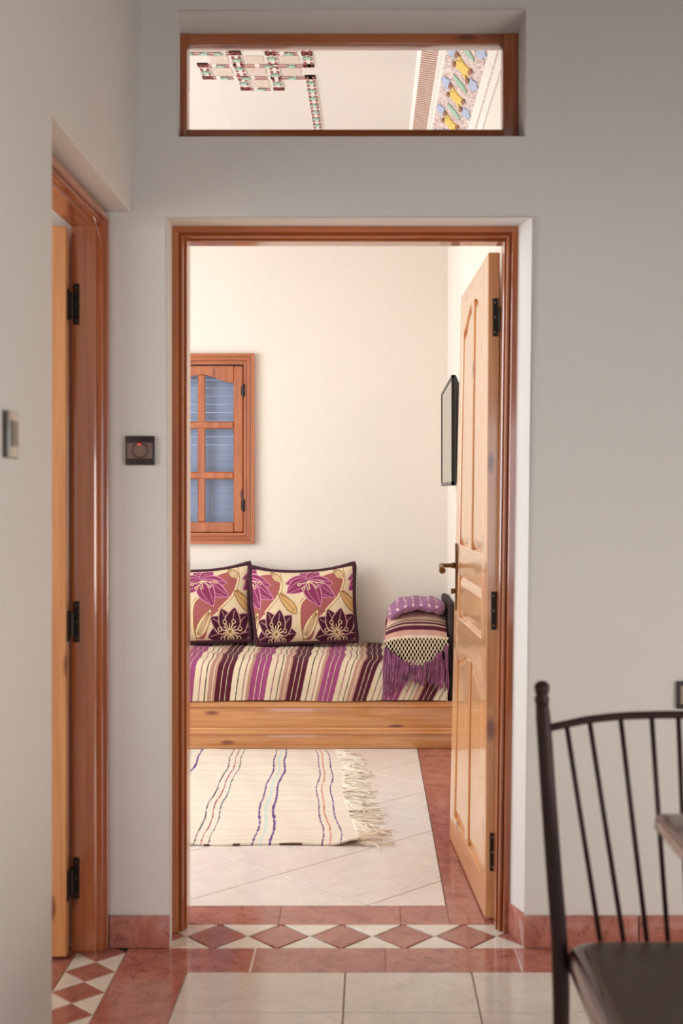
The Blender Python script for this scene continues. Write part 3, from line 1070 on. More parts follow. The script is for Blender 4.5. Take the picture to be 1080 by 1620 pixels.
# arc length below the bend
seg_ = np.r_[0, np.cumsum(np.hypot(*np.diff(prof, axis=0).T))]
drop = np.clip((seg_ - (seg_[-1] - 0.24)) / 0.24, 0, 1)
P = np.zeros((len(cx), 46, 3))
X_, D_ = np.meshgrid(cx, drop, indexing='ij')
P[..., 0] = X_
P[..., 1] = prof[:, 0][None] + 0.003 * np.sin(X_ * 17 + 1.3) * D_ + 0.002 * np.sin(X_ * 41)
P[..., 2] = prof[:, 1][None] + 0.0022 * np.sin(X_ * 23 + prof[:, 0][None] * 30) * (1 - D_) + 0.003 * np.sin(X_ * 9) * (D_ > 0.97)
sh = 0.02 + 0.10 * np.clip((X_ + 0.9) / 1.2, 0, 1) ** 1.6
pat = X_ + sh * D_ ** 1.1 + 0.004 * np.sin(prof[:, 0][None] * 26 + X_ * 7) - 0.02 * np.clip(1 - D_ * 3, 0, 1) * 0
CRM, BUR, PNK, TAN, BLK, ROS_ = [np.array(lin(c)[:3]) for c in ((222, 202, 172), (84, 26, 42), (152, 70, 114), (182, 138, 118), (40, 24, 26), (142, 72, 92))]
# stops over one 0.372 m repeat, starting at a burgundy band
BAND = [(0.000, BUR), (0.026, CRM), (0.029, BUR), (0.052, CRM), (0.055, BUR), (0.081, CRM), (0.108, BLK), (0.113, CRM), (0.140, ROS_), (0.145, CRM), (0.160, TAN), (0.176, PNK),
        (0.202, CRM), (0.205, PNK), (0.230, CRM), (0.233, PNK), (0.260, CRM), (0.288, ROS_), (0.293, CRM), (0.318, BLK), (0.323, CRM), (0.335, TAN), (0.356, CRM), (0.360, TAN)]
ph = (pat - PX(488 / 1080 * 440 + 290, 6.34) + 0.081) % 0.372
cols = np.zeros(P.shape)
for i, (s0, c) in enumerate(BAND):
    m_ = ph >= s0
    cols[m_] = c
FAB = fabric_vcol('striped_cover_fabric', 0.85, 260, 0.4)
o = grid_obj('sofa_cover', P, cols, FAB)
tag(o, 'purple, pink and cream striped cover spread over the bench mattress', 'sofa cover')

# dark upright slab against the right wall
bm = mkbox(RX - 0.038, RX - 0.003, 6.345, 6.98, 0.2425, 0.735, bevel=0.014, seg=3)
o = obj('end_slab', bm, DARKF)
tag(o, 'dark brown upright slab at the bench end beside the fringed throw', 'cushion')


# ------------------------------------------------------------------ flowered cushions
def paint_flowers(x, y):
    """print of the cushion cloth; x,y in the repeat's own drawing units"""
    def C(*c): return np.array(lin(c)[:3])
    col = np.empty(x.shape + (3,))
    col[:] = C(226, 204, 168)
    pinkd = C(206, 158, 148)
    rose, pink, pinkl, dark, tan, tanl, line = C(168, 92, 90), C(140, 54, 90), C(210, 142, 170), C(72, 20, 42), C(216, 172, 112), C(238, 212, 164), C(150, 104, 66)
    def inpoly(pts):
        pts = spline(pts + [pts[0]], 90)
        ins = np.zeros(x.shape, bool)
        n = len(pts)
        for i in range(n):
            x1, y1 = pts[i]
            x2, y2 = pts[(i + 1) % n]
            c = ((y1 > y) != (y2 > y)) & (x < (x2 - x1) * (y - y1) / (y2 - y1 + 1e-12) + x1)
            ins ^= c
        return ins
    def stroke(pts, w, c):
        pts = spline(pts, 40)
        d = np.full(x.shape, 1e9)
        for (x1, y1), (x2, y2) in zip(pts, pts[1:]):
            dx, dy = x2 - x1, y2 - y1
            t = np.clip(((x - x1) * dx + (y - y1) * dy) / (dx * dx + dy * dy + 1e-9), 0, 1)
            d = np.minimum(d, np.hypot(x - x1 - t * dx, y - y1 - t * dy))
        col[d < w] = c
        return d
    def petal(cx, cy, tx, ty, w, c, edge, veins=2, bend=0.0):
        L = math.hypot(tx - cx, ty - cy)
        ux, uy = (tx - cx) / L, (ty - cy) / L
        u = ((x - cx) * ux + (y - cy) * uy) / L
        v = -(x - cx) * uy + (y - cy) * ux - bend * L * (u * (1 - u))
        uc = np.clip(u, 0, 1)
        hw = w * (np.sin(PI * uc ** 0.75) ** 0.8)
        ins = (u > 0) & (u < 1) & (np.abs(v) < hw)
        col[ins] = c
        ed = (u > -0.02) & (u < 1.03) & (np.abs(np.abs(v) - hw) < 3.0)
        col[ed] = edge
        for k in range(veins):
            f_ = 0.0 if veins == 1 else (k / (veins - 1) - 0.5) * 0.9
            vn = ins & (np.abs(v - f_ * hw) < 1.7) & (u < 0.88) & (u > 0.1)
            col[vn] = edge
    for ox in (-365, 0, 365):
        col[inpoly([(ox + 690, 500), (ox + 680, 400), (ox + 690, 300), (ox + 740, 250), (ox + 800, 150), (ox + 900, 120), (ox + 945, 170), (ox + 920, 270), (ox + 850, 345), (ox + 790, 400), (ox + 750, 500)])] = rose
        stroke([(ox + 695, 515), (ox + 682, 420), (ox + 690, 320), (ox + 735, 262)], 5.0, tanl)
        stroke([(ox + 703, 515), (ox + 690, 420), (ox + 698, 325), (ox + 735, 270)], 1.8, line)
        stroke([(ox + 930, 100), (ox + 945, 180), (ox + 915, 270), (ox + 840, 350)], 5.0, tanl)
        stroke([(ox + 938, 100), (ox + 953, 180), (ox + 923, 274), (ox + 846, 354)], 1.8, line)
        petal(ox + 665, 365, ox + 562, 245, 27, tan, line, 1)
        petal(ox + 705, 500, ox + 795, 345, 30, tanl, line, 5)
        petal(ox + 1000, 350, ox + 945, 240, 22, tan, line, 1)
        petal(ox + 940, 165, ox + 885, 100, 20, tanl, line, 3)
        # pink flower
        for tx, ty, w in ((690, 105, 40), (800, 105, 44), (606, 178, 44), (612, 240, 50), (880, 190, 46), (895, 278, 46), (808, 330, 50)):
            petal(ox + 738, 162, ox + tx, ty, w, pink, pinkl, 2, 0.12)
        for tx, ty in ((685, 185), (710, 215), (740, 212), (785, 205), (820, 180)):
            stroke([(ox + 738, 165), (ox + (738 + tx) / 2 + 4, (165 + ty) / 2), (ox + tx, ty)], 2.4, tanl)
            col[np.hypot(x - ox - tx, y - ty) < 10] = tanl
            col[np.hypot(x - ox - tx, y - ty) < 6] = pink
        # dark flower
        cxx, cyy = ox + 895, 470
        for tx, ty, w in ((985, 560, 50), (900, 600, 50), (800, 580, 48), (1024, 470, 50), (768, 500, 50), (790, 392, 48), (1000, 372, 50), (850, 345, 44), (930, 340, 44)):
            petal(cxx, cyy, ox + tx, ty, w, dark, pinkd, 1, 0.1)
        for k in range(14):
            a = 2 * PI * k / 14 + 0.2
            r = 58 if k % 2 else 42
            tx, ty = cxx + r * math.cos(a), cyy + r * math.sin(a)
            stroke([(cxx, cyy), ((cxx + tx) / 2, (cyy + ty) / 2), (tx, ty)], 2.6, tanl)
            if k % 2:
                col[np.hypot(x - tx, y - ty) < 12] = tanl
                col[np.hypot(x - tx, y - ty) < 8] = dark
        col[np.hypot(x - cxx, y - cyy) < 10] = line
    return col


CUSH = fabric_vcol('flowered_cushion_fabric', 0.8, 500, 0.3, 0.05)
PIPE = plain('burgundy_velvet', (62, 18, 34), 0.85)


def cushion(cxw, cyw, zb, w, h, th, tilt, roll, label, x_off, back_mat):
    root = empty('cushion', (cxw, cyw, zb), label, 'cushion', 'flowered cushions on the bench')
    nu, nv = 250, 180
    p = np.linspace(-1, 1, nu)[:, None] * np.ones((1, nv))
    q = np.ones((nu, 1)) * np.linspace(-1, 1, nv)[None]
    def shape(p, q, s):
        X = w / 2 * p * (1 - 0.05 * (1 - q ** 2) - 0.018 * q ** 8) + np.where(p < 0, 0.035, 0.0) * np.clip(-q, 0, 1) * np.abs(p)
        Z = h / 2 * q * (1 - np.where(q > 0, 0.19, 0.02) * (1 - np.abs(p) ** 2.4))
        T = th / 2 * ((1 - np.abs(p) ** 2.6) * (1 - np.abs(q) ** 2.6)) ** 0.55
        T = T + 0.004 * np.sin(p * 9 + q * 4) * (1 - p ** 2) * (1 - q ** 2)
        return X, s * T, Z
    cr, sr, ct, stt = math.cos(roll), math.sin(roll), math.cos(tilt), math.sin(tilt)
    def place(X, T, Z):
        X2, Z2 = X * cr - Z * sr, X * sr + Z * cr
        Z2 = Z2 + h / 2
        Y = T * ct + Z2 * stt
        Z3 = Z2 * ct - T * stt
        return np.stack([cxw + X2, cyw + Y, zb + Z3], -1)
    dx = 702 + p * 303 + x_off
    dy = 305 - q * 212
    colr = paint_flowers(dx, dy)
    grid_obj('front_cloth', place(*shape(p, q, -1)), colr, CUSH, root)
    p2, q2 = p[::8, ::8], q[::8, ::8]
    p2 = np.linspace(-1, 1, 40)[:, None] * np.ones((1, 30))
    q2 = np.ones((40, 1)) * np.linspace(-1, 1, 30)[None]
    grid_obj('back_cloth', place(*shape(p2, q2, 1)), None, back_mat, root)
    ring = []
    for t in np.linspace(-1, 1, 40)[:-1]: ring.append((t, -1))
    for t in np.linspace(-1, 1, 30)[:-1]: ring.append((1, t))
    for t in np.linspace(1, -1, 40)[:-1]: ring.append((t, 1))
    for t in np.linspace(1, -1, 30)[:-1]: ring.append((-1, t))
    rp = np.array(ring)
    pts = place(*shape(rp[:, 0], rp[:, 1], 0))
    obj('piping', tube(bmesh.new(), pts.tolist(), 0.0135, 8, closed=True), PIPE, root, smooth=True)
    return root


cushion(-0.957, 6.872, MTOP + 0.021, 0.60, 0.43, 0.13, 0.20, 0.035, 'flowered cushion cut off by the left door jamb, under the window', 0, PIPE)
cushion(-0.368, 6.842, MTOP + 0.021, 0.585, 0.43, 0.14, 0.20, 0.035, 'flowered cushion with burgundy piping nearest the fringed throw, fully in view', 0, PIPE)

# ------------------------------------------------------------------ fringed throw and purple blanket
TX0, TX1 = 0.083, 0.385
tp = spline([(6.86, MTOP + 0.004), (6.84, 0.60), (6.76, 0.66), (6.60, 0.685), (6.46, 0.675), (6.37, 0.635), (6.325, 0.585), (6.303, 0.54), (6.297, 0.50), (6.297, 0.455)], 90)
tseg = np.r_[0, np.cumsum(np.hypot(*np.diff(tp, axis=0).T))]
nu = 60
a_ = np.linspace(0, 1, nu)
P = np.zeros((nu, 90, 3))
A_ = a_[:, None] * np.ones((1, 90))
e_ = (2 * A_ - 1)
fz = tp[:, 1][None]
P[..., 0] = TX0 + (TX1 - TX0) * A_ + 0.010 * e_ * np.clip((0.62 - fz) / 0.15, 0, 1) - 0.012 * (1 - A_) * np.clip((fz - 0.62) / 0.06, 0, 1) * -1
P[..., 1] = tp[:, 0][None] + 0.012 * np.abs(e_) ** 3 + 0.0015 * np.sin(A_ * 26)
P[..., 2] = np.maximum(tp[:, 1][None] - 0.045 * np.clip(-e_, 0, 1) ** 2.5 * np.clip((fz - 0.46) / 0.2, 0, 1) - 0.022 * np.clip(e_, 0, 1) ** 3 * np.clip((fz - 0.46) / 0.2, 0, 1), 0.452)
ftop = tseg[-1] - tseg                                      # distance from the lower front edge
cc = np.zeros(P.shape)
cc[:] = lin((206, 160, 150))[:3]
stripe = [(0.250, (222, 186, 158)), (0.216, (60, 26, 36)), (0.211, (222, 186, 160)), (0.204, (86, 30, 50)), (0.188, (224, 190, 166)), (0.182, (86, 30, 50)), (0.156, (200, 152, 138)), (0.122, (216, 192, 168)), (0.110, (26, 17, 19))]
for s0, c in stripe: cc[:, ftop < s0] = lin(c)[:3]
THROW = fabric_vcol('throw_fabric', 0.9, 400, 0.5, 0.05)
throw = grid_obj('throw_blanket', P, cc, THROW, solid=0.006)
tag(throw, 'striped throw with knotted net and long purple fringe over the bench end', 'throw')


def on_throw(u, d, off=0.006):
    """point on the throw front: u across 0..1, d distance above its lower front edge (negative hangs below)"""
    e = 2 * u - 1
    x = TX0 + (TX1 - TX0) * u + 0.010 * e
    if d >= 0:
        y = float(np.interp(d, ftop[::-1], tp[::-1, 0]))
        z = float(np.interp(d, ftop[::-1], tp[::-1, 1]))
    else:
        y, z = tp[-1, 0], tp[-1, 1] + d
    y += 0.012 * abs(e) ** 3
    return Vector((x, y - off, z - 0.03 * max(-e, 0) ** 2.5 * min(1, max(0, (z - 0.46) / 0.2))))


# knotted net: rows of cream knots, deepest at the middle
bm = bmesh.new()
bm2 = bmesh.new()
rows = 9
net_bottom = []
NC = 17
for c in range(NC + 1):
    u = 0.01 + 0.98 * c / NC
    depth = 0.35 + 0.65 * max(0.0, 1 - ((u - 0.50) / 0.46) ** 2)
    nrow = max(3, round(rows * depth))
    last = None
    for r in range(nrow):
        uu = u + (0.5 if r % 2 else 0.0) * 0.98 / NC
        if uu > 1: continue
        d = 0.108 - r * 0.0165
        p = on_throw(uu, d, 0.0095)
        n0 = len(bm.verts)
        mtx = Matrix.Translation(p) @ Matrix.Diagonal((0.0056, 0.0040, 0.0066, 1.0))
        bmesh.ops.create_icosphere(bm, subdivisions=1, radius=1.0, matrix=mtx)
        if r < nrow - 1:
            for du in (-0.5, 0.5):
                u2 = uu + du * 0.98 / NC
                if 0 <= u2 <= 1: tube(bm, [p, on_throw(u2, d - 0.0165, 0.0095)], 0.0022, 4)
        last = d
    net_bottom.append((u, last))
tag(obj('knotted_net', bm, plain('cream_cord', (226, 204, 172), 0.9), throw, smooth=True), kind='stuff')
bm = bmesh.new()
for k in range(120):
    u = random.uniform(0.0, 1.0)
    nb = float(np.interp(u, [a for a, _ in net_bottom], [b for _, b in net_bottom]))
    top = on_throw(u, nb, 0.010 + random.uniform(0, 0.008))
    edge = abs(2 * u - 1)
    zend = 0.345 - 0.045 * edge ** 2 + random.uniform(-0.02, 0.02) - (0.03 if u < 0.12 else 0)
    pts = []
    ph_ = random.uniform(0, 6)
    drift = random.uniform(-0.010, 0.010)
    for i in range(9):
        t = i / 8
        pts.append((top.x + drift * t + 0.003 * math.sin(ph_ + t * 7), min(top.y, 6.297) - 0.004 * math.sin(ph_ + t * 5) - 0.004, top.z + (zend - top.z) * t))
    tube(bm, pts, [0.0036] * 8 + [0.0018], 5)
FR1 = plain('purple_yarn', (134, 76, 108), 0.9, var=0.35)
tag(obj('fringe', bm, FR1, throw, smooth=True), kind='stuff')

# folded purple blanket on top
nu, nv = 60, 44
th_ = np.linspace(0, 2 * PI, nv, endpoint=False)
us = np.linspace(0, 1, nu)
P = np.zeros((nu, nv, 3))
cc = np.zeros((nu, nv, 3))
for i, u in enumerate(us):
    e = 2 * u - 1
    endr = (1 - abs(e) ** 9) ** 0.5 * 0.95 + 0.05
    zc = 0.719 - 0.060 * max(-e, 0) ** 2 - 0.026 * max(e, 0) ** 2
    ry = 0.185 * endr
    rz = 0.034 * endr * (1 + 0.12 * math.sin(u * 9))
    sgn = np.sign(np.cos(th_)) * np.abs(np.cos(th_)) ** 0.55
    P[i, :, 0] = 0.088 + 0.304 * u
    P[i, :, 1] = 6.535 + ry * sgn
    P[i, :, 2] = zc + rz * np.sin(th_) + 0.003 * np.sin(u * 23 + th_ * 2)
    cc[i] = lin((152, 102, 138))[:3]
X_, Y_, Z_ = P[..., 0], P[..., 1], P[..., 2]
arc = np.concatenate([[0], np.cumsum(np.hypot(np.diff(P[30, :, 1]), np.diff(P[30, :, 2])))])[None] * np.ones((nu, 1))
dot = (((X_ / 0.040) % 1 - 0.5) ** 2 + ((arc / 0.045) % 1 - 0.5) ** 2) < 0.030
cc[dot] = lin((226, 196, 190))[:3]
pb = grid_obj('folded_blanket', P, cc, THROW, wrap_v=True)
tag(pb, 'folded purple blanket with pale dots on top of the throw', 'blanket')

# ------------------------------------------------------------------ rug
RY0, RY1 = 4.607, 6.285
rxs = np.arange(-1.45, -0.0485, 0.003)
rys = np.linspace(RY0, RY1, 110)
X_, Y_ = np.meshgrid(rxs, rys, indexing='ij')
T_ = (Y_ - RY0) / (RY1 - RY0)
P = np.zeros(X_.shape + (3,))
skew = -0.030 * T_ - 0.085 * T_ * np.clip((X_ + 0.45) / 0.4, 0, 1)
wob = 0.010 * np.sin(T_ * 9.5 + 0.8) * np.clip(1 - (X_ + 0.05) / -0.9, 0.4, 1) + 0.004 * np.sin(T_ * 23 + X_ * 5)
P[..., 0] = X_ + skew + wob
P[..., 1] = Y_ + 0.006 * np.sin(X_ * 14) * (1 - T_)
corner = np.exp(-(((X_ + 0.06) / 0.05) ** 2 + ((Y_ - RY0) / 0.06) ** 2))
P[..., 2] = 0.0075 + 0.0015 * np.sin(X_ * 31 + Y_ * 9) + 0.0016 * np.sin(Y_ * 37 + X_ * 6) + 0.018 * corner
cols = np.empty(P.shape)
cols[:] = lin((238, 224, 206))[:3]
fleck = 0.93 + 0.1 * RNG.random((X_.shape[1],))[None] * np.ones((X_.shape[0], 1))
cols *= fleck[..., None]
G = {'d': (52, 54, 66), 'r': (160, 66, 70), 'g': (70, 90, 96), 'p': (92, 48, 130), 'm': (194, 220, 214), 'o': (216, 142, 120), 'v': (112, 62, 120)}
LINES = [(-0.652, 0.0022, 'd'), (-0.626, 0.0020, 'r'), (-0.597, 0.0022, 'g'), (-0.434, 0.0034, 'p'), (-0.404, 0.0040, 'm'), (-0.370, 0.0045, 'p'), (-0.180, 0.0026, 'v'), (-0.151, 0.0032, 'o'), (-0.112, 0.0026, 'p'),
         (-0.875, 0.003, 'v'), (-0.845, 0.003, 'm'), (-0.815, 0.0042, 'p'), (-1.08, 0.003, 'd'), (-1.05, 0.003, 'r'), (-1.02, 0.003, 'g'), (-1.27, 0.004, 'p'), (-1.24, 0.004, 'm'), (-1.21, 0.004, 'p')]
hw_j = 0.6 + 0.9 * RNG.random(len(rys))
for lx, w, k in LINES:
    dj = 0.0012 * np.cumsum(RNG.normal(size=len(rys))) * 0.3
    cols[np.abs(X_ - lx - dj[None]) < np.maximum(w * hw_j[None], 0.0017)] = lin(G[k])[:3]
hem = (Y_ - RY0 < 0.012) & (np.sin(X_ * 38 + 2 * np.sin(X_ * 11)) > 0.75) & (X_ < -0.12)
cols[hem] = lin((104, 66, 50))[:3]
rug = grid_obj('rug', P, cols, fabric_vcol('rug_weave', 0.95, 160, 0.7, 0.1), solid=0.006)
tag(rug, 'cream woven rug with thin coloured stripes and a fringe on the floor', 'rug')
bm = bmesh.new()
for k in range(190):
    t = random.random()
    y0 = RY0 + (RY1 - RY0) * t
    x0 = -0.05 - 0.030 * t - 0.085 * t + 0.010 * math.sin(t * 9.5 + 0.8) - 0.004
    L = random.uniform(0.09, 0.17) * (1.0 - 0.25 * abs(t - 0.3))
    ang = -0.25 + 0.55 * math.sin(t * 31) + random.uniform(-0.25, 0.25)
    cur = random.uniform(-1.2, 1.2)
    pts = []
    x, y = x0, y0
    for i in range(8):
        s = i / 7
        pts.append((x, y, 0.006 + 0.004 * math.sin(s * PI) + random.uniform(0, 0.002)))
        a = ang + cur * s + 0.4 * math.sin(s * 8 + k)
        x += L / 7 * math.cos(a)
        y += L / 7 * math.sin(a)
    tube(bm, pts, [0.0030] * 7 + [0.0012], 5)
tag(obj('rug_fringe', bm, plain('cream_wool', (240, 226, 206), 0.95), rug, smooth=True), kind='stuff')

# ------------------------------------------------------------------ television
tvy0, tvy1 = 5.30, 6.33
tvz0, tvz1 = PZ(768, 5.3), PZ(593, 5.3)
tv = empty('television', (0.38, (tvy0 + tvy1) / 2, tvz0), 'slim black flat television mounted on the right wall behind the door', 'television')
def tvx(y): return 0.345 + (0.360 - 0.345) * (y - tvy0) / (tvy1 - tvy0)
ft = lambda y, z, t: Vector((tvx(y) + t, y, z))
bm = bmesh.new()
for pl in ([(tvy0, tvz0), (tvy1, tvz0), (tvy1, tvz0 + 0.016), (tvy0, tvz0 + 0.016)], [(tvy0, tvz1 - 0.012), (tvy1, tvz1 - 0.012), (tvy1, tvz1), (tvy0, tvz1)],
           [(tvy0, tvz0), (tvy0 + 0.012, tvz0), (tvy0 + 0.012, tvz1), (tvy0, tvz1)], [(tvy1 - 0.012, tvz0), (tvy1, tvz0), (tvy1, tvz1), (tvy1 - 0.012, tvz1)]):
    prism(pl, ft, 0.0, 0.012, 0, 1, bm)
obj('bezel', bm, BLACK, tv, smooth=False)
obj('screen', prism([(tvy0 + 0.012, tvz0 + 0.016), (tvy1 - 0.012, tvz0 + 0.016), (tvy1 - 0.012, tvz1 - 0.012), (tvy0 + 0.012, tvz1 - 0.012)], ft, 0.003, 0.010), plain('screen_glass', (14, 14, 16), 0.06, spec=0.9), tv, smooth=False)
b = bmesh.new()
ra = [(tvy0, tvz0), (tvy1, tvz0), (tvy1, tvz1), (tvy0, tvz1)]
rb_ = [(tvy0 + 0.07, tvz0 + 0.05), (tvy1 - 0.07, tvz0 + 0.05), (tvy1 - 0.07, tvz1 - 0.05), (tvy0 + 0.07, tvz1 - 0.05)]
v0, v1, v2 = [[b.verts.new(ft(y, z, t)) for y, z in R] for R, t in ((ra, 0.0121), (ra, 0.018), (rb_, 0.045))]
for A, B in ((v0, v1), (v1, v2)):
    for i in range(4): b.faces.new((A[i], A[(i + 1) % 4], B[(i + 1) % 4], B[i]))
b.faces.new(v0)
b.faces.new(v2)
obj('back_cover', b, plain('tv_back', (52, 50, 50), 0.5), tv, smooth=False)
obj('wall_bracket', mkbox(tvx(5.8) + 0.045, RX - 0.001, 5.68, 5.95, tvz0 + 0.12, tvz0 + 0.34, bevel=0.003), BLACK, tv)

# ------------------------------------------------------------------ switches and socket
PLATE = plain('brown_switch_plate', (46, 36, 33), 0.4)
ROCK = plain('taupe_rocker', (124, 100, 90), 0.4)
sw = empty('light_switch', (-0.659, 3.588, 1.38), 'square dark brown dimmer switch with round dial on the wall between door frames', 'light switch')
xc, zc, yw = PX(222, WY0), PZ(713, WY0), WY0
obj('plate', mkbox(xc - 0.0418, xc + 0.0418, yw - 0.010, yw - 0.0005, zc - 0.0418, zc + 0.0418, bevel=0.002), PLATE, sw)
obj('insert', mkbox(xc - 0.036, xc + 0.036, yw - 0.012, yw - 0.0095, zc - 0.0225, zc + 0.0225, bevel=0.0008), ROCK, sw)
dial = obj('dial', lathe(bmesh.new(), [(0.0215, 0), (0.0215, -0.003), (0.0195, -0.005), (0.0195, -0.0035), (0.018, -0.0032)], (xc, yw - 0.0118, zc), 32, 'Y'), ROCK, sw)
bm = bmesh.new()
tube(bm, [(xc + 0.0205 * math.cos(a), yw - 0.0170, zc + 0.0205 * math.sin(a)) for a in np.linspace(0, 2 * PI, 32, endpoint=False)], 0.0012, 6, closed=True)
obj('dial_ring', bm, PLATE, dial)
m, nt, bs = new_mat('red_pilot_light')
bs.inputs['Base Color'].default_value = lin((220, 60, 50))
bs.inputs['Emission Color'].default_value = lin((255, 70, 55))
bs.inputs['Emission Strength'].default_value = 0.9
obj('pilot_lamp', mkbox(xc - 0.006, xc + 0.005, yw - 0.0178, yw - 0.0120, zc + 0.0165, zc + 0.0205, bevel=0.0008), m, dial)

SILV = plain('silver_plastic', (196, 190, 182), 0.3, 0.4)
s2 = empty('light_switch', (-0.684, 2.35, 1.37), 'black and silver wall switch on the near left wall, cut by the edge', 'light switch')
yc, zc = 2.342, PZ(688, 2.342)
obj('plate', mkbox(-0.6835, -0.669, yc - 0.056, yc + 0.044, zc - 0.044, zc + 0.044, bevel=0.002), BLACK, s2)
b = prism([(-0.6725, yc - 0.034), (-0.664, yc - 0.034), (-0.6625, yc + 0.01), (-0.667, yc + 0.038), (-0.6725, yc + 0.043)], lambda x, y, t: Vector((x, y, t)), zc - 0.042, zc + 0.042, 0.002)
obj('cover', b, SILV, s2)
obj('rocker', mkbox(-0.6645, -0.6605, yc - 0.030, yc + 0.012, zc - 0.022, zc + 0.026, bevel=0.001), plain('grey_rocker', (120, 112, 104), 0.35), s2)

so = empty('wall_socket', (0.915, 3.588, 0.684), 'dark framed socket on the grey wall at the right edge above the chair', 'socket')
x0, zc = PX(1069.5, WY0), PZ(1099, WY0)
bm = bmesh.new()
for a in ((x0, x0 + 0.084, zc + 0.027, zc + 0.039), (x0, x0 + 0.084, zc - 0.039, zc - 0.027), (x0, x0 + 0.009, zc - 0.027, zc + 0.027), (x0 + 0.075, x0 + 0.084, zc - 0.027, zc + 0.027)):
    box(bm, a[0], a[1], yw - 0.012, yw - 0.0005, a[2], a[3], bevel=0.001, seg=1)
obj('frame', bm, PLATE, so)
obj('insert', mkbox(x0 + 0.009, x0 + 0.075, yw - 0.009, yw - 0.0006, zc - 0.027, zc + 0.027, bevel=0.0008), plain('beige_insert', (170, 152, 130), 0.4), so)
obj('socket_well', lathe(bmesh.new(), [(0.021, 0), (0.021, -0.002), (0.018, -0.002), (0.018, -0.0005)], (x0 + 0.042, yw - 0.009, zc), 24, 'Y'), ROCK, so)

# ------------------------------------------------------------------ chair
CHM = plain('dark_mahogany', (54, 31, 29), 0.5, spec=0.3)
SEATM = plain('brown_leather', (92, 70, 57), 0.5)
XC = 0.598
ch = empty('dining_chair', (XC, 2.15, 0), 'dark brown spindle-back chair with leather seat tucked under the table', 'chair')
post = [(857, 1112, 2.420), (860, 1150, 2.412), (866, 1240, 2.398), (876, 1380, 2.376), (884, 1480, 2.362), (887, 1560, 2.356), (887.5, 1620, 2.356)]
pw = [(PX(x, Y), Y, PZ(y, Y)) for x, y, Y in post] + [(0.362, 2.372, 0.15), (0.364, 2.392, 0.001)]
sp = spline(pw, 40)
rad = np.interp(np.linspace(0, 1, 40), [0, 0.1, 0.5, 0.62, 0.8, 1.0], [0.0125, 0.0145, 0.0155, 0.0165, 0.015, 0.012])
topp = sp[0]
for s in (1, -1):
    mir = lambda p: (p[0] if s == 1 else 2 * XC - p[0], p[1], p[2])
    rp_ = obj('rear_post', tube(bmesh.new(), [mir(p) for p in sp], rad.tolist(), 14), CHM, ch, smooth=True)
    bm = lathe(bmesh.new(), [(0.0125, -0.002), (0.0145, 0.004), (0.0145, 0.010), (0.0115, 0.016), (0.0140, 0.022), (0.0152, 0.029), (0.0140, 0.036), (0.009, 0.041), (0.002, 0.043)], mir(topp), 18)
    obj('finial', bm, CHM, rp_, smooth=True)
rail_pts = [(868, 1152), (900, 1146), (935, 1140), (985, 1135.5), (1035, 1134), (1088.5, 1133.5)]
YR = 2.408
R0 = [np.array((PX(x, YR), YR + 0.0 + 0.02 * (1 - ((PX(x, YR) - XC) / 0.27) ** 2), PZ(y, YR))) for x, y in rail_pts]
R0[-1][0] = XC
rl = spline(R0, 24)
full = [tuple(p) for p in rl] + [(2 * XC - p[0], p[1], p[2]) for p in rl[::-1][1:]]
obj('top_rail', tube(bmesh.new(), full, 0.0078, 12), CHM, ch, smooth=True)
tops = [PX(897, YR), PX(934, YR), PX(984, YR), PX(1034, YR), XC]
bots = [PX(949, 2.352), PX(986, 2.352), PX(1023, 2.352), PX(1056, 2.352), XC]
tops += [2 * XC - t for t in tops[:4]]
bots += [2 * XC - t for t in bots[:4]]
fx, fy_, fz_ = zip(*full)
for t, bt in zip(tops, bots):
    zt_ = float(np.interp(t, fx, fz_)) - 0.004
    yt = float(np.interp(t, fx, fy_))
    obj('spindle', tube(bmesh.new(), [(t, yt, zt_), ((t * 0.62 + bt * 0.38), yt * 0.64 + 2.352 * 0.36, zt_ * 0.62 + 0.46 * 0.38), (bt, 2.352, 0.462)], 0.0049, 10), CHM, ch, smooth=True)


def rrect(x0, x1, y0, y1, r, x0f=None, x1f=None, n=6):
    x0f = x0 if x0f is None else x0f
    x1f = x1 if x1f is None else x1f
    out = []
    for cx_, cy_, a0 in ((x1 - r, y1 - r, 0), (x0 + r, y1 - r, PI / 2), (x0f + r, y0 + r, PI), (x1f - r, y0 + r, 1.5 * PI)):
        for i in range(n + 1): out.append((cx_ + r * math.cos(a0 + i * PI / 2 / n), cy_ + r * math.sin(a0 + i * PI / 2 / n)))
    return out


SX0, SX1, SY0, SY1 = 0.368, 2 * XC - 0.368, 1.92, 2.372
fl_ = lambda x, y, t: Vector((x, y, t))
obj('seat_frame', prism(rrect(SX0, SX1, SY0, SY1, 0.05), fl_, 0.402, 0.458, 0.021, 5), plain('glossy_mahogany', (78, 48, 42), 0.22, coat=0.5), ch, smooth=50)
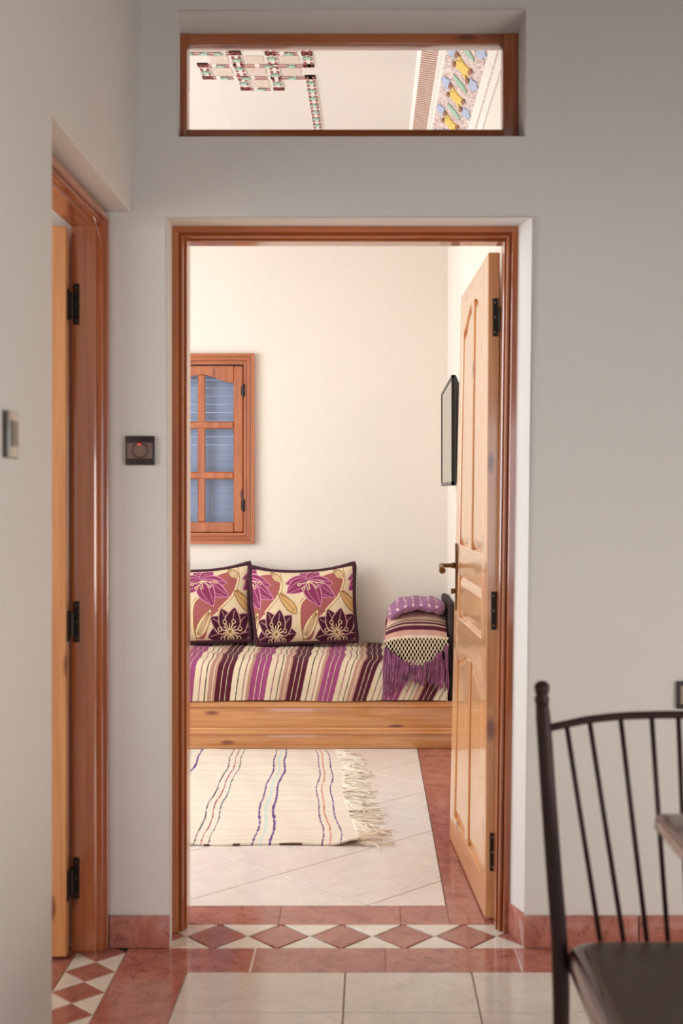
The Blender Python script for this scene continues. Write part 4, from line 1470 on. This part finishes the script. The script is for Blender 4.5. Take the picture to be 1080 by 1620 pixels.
# dished leather pad
b = bmesh.new()
rings = []
base = np.array(rrect(SX0 + 0.024, SX1 - 0.024, SY0 + 0.024, SY1 - 0.024, 0.04, n=8))
cen = base.mean(0)
for k, zz in ((1.0, 0.452), (0.992, 0.459), (0.975, 0.4635), (0.94, 0.4655), (0.8, 0.4635), (0.5, 0.461), (0.2, 0.460)):
    rings.append([b.verts.new((cen[0] + (p[0] - cen[0]) * k, cen[1] + (p[1] - cen[1]) * k, zz)) for p in base])
for A, B in zip(rings, rings[1:]):
    for i in range(len(A)): b.faces.new((A[i], A[(i + 1) % len(A)], B[(i + 1) % len(A)], B[i]))
b.faces.new(rings[0])
b.faces.new(rings[-1])
obj('seat_pad', b, SEATM, ch, smooth=50)
for s in (1, -1):
    X = SX0 + 0.035
    p = [(X, 1.955, 0.410), (X - 0.004, 1.95, 0.25), (X - 0.010, 1.94, 0.10), (X - 0.014, 1.935, 0.001)]
    p = [(q[0] if s == 1 else 2 * XC - q[0], q[1], q[2]) for q in p]
    obj('front_leg', tube(bmesh.new(), spline(p, 12).tolist(), np.interp(np.linspace(0, 1, 12), [0, 0.3, 1], [0.013, 0.0165, 0.011]).tolist(), 12), CHM, ch, smooth=True)
    xx = (lambda q: q if s == 1 else 2 * XC - q)
    obj('stretcher', tube(bmesh.new(), [(xx(SX0 + 0.027), 1.942, 0.17), (xx(0.362), 2.372, 0.17)], 0.008, 10), CHM, ch, smooth=True)
obj('stretcher', tube(bmesh.new(), [(SX0 + 0.012, 2.155, 0.17), (2 * XC - SX0 - 0.012, 2.155, 0.17)], 0.008, 10), CHM, ch, smooth=True)

# ------------------------------------------------------------------ table
TAB = wood('dark_table_wood', 'Y', (158, 118, 102), (134, 96, 82), (104, 72, 62), 0.25, 0.6, knots=False)
tb = empty('dining_table', (1.0, 1.5, 0), 'brown wooden dining table with rounded corner at the right edge', 'table')
TZ = 0.752
obj('table_top', prism(rrect(0.490, 1.55, 0.75, 2.165, 0.018), fl_, TZ - 0.030, TZ, 0.008, 3), TAB, tb, smooth=50)
bm = bmesh.new()
for a in ((0.60, 1.44, 1.858, 1.880), (0.60, 1.44, 0.86, 0.882), (0.60, 0.622, 0.882, 1.858), (1.418, 1.44, 0.882, 1.858)):
    box(bm, a[0], a[1], a[2], a[3], TZ - 0.10, TZ - 0.0305)
obj('apron', bm, TAB, tb, smooth=False)
for x in (0.625, 1.415):
    for y in (0.885, 1.855):
        b = prism(rrect(-0.026, 0.026, -0.026, 0.026, 0.005, n=3), fl_, 0, 1)
        for v in b.verts:
            k = 1.0 if v.co.z > 0.5 else 0.68
            v.co = Vector((x + v.co.x * k, y + v.co.y * k, 0.001 if v.co.z < 0.5 else TZ - 0.0305))
        obj('leg', b, TAB, tb, smooth=50)
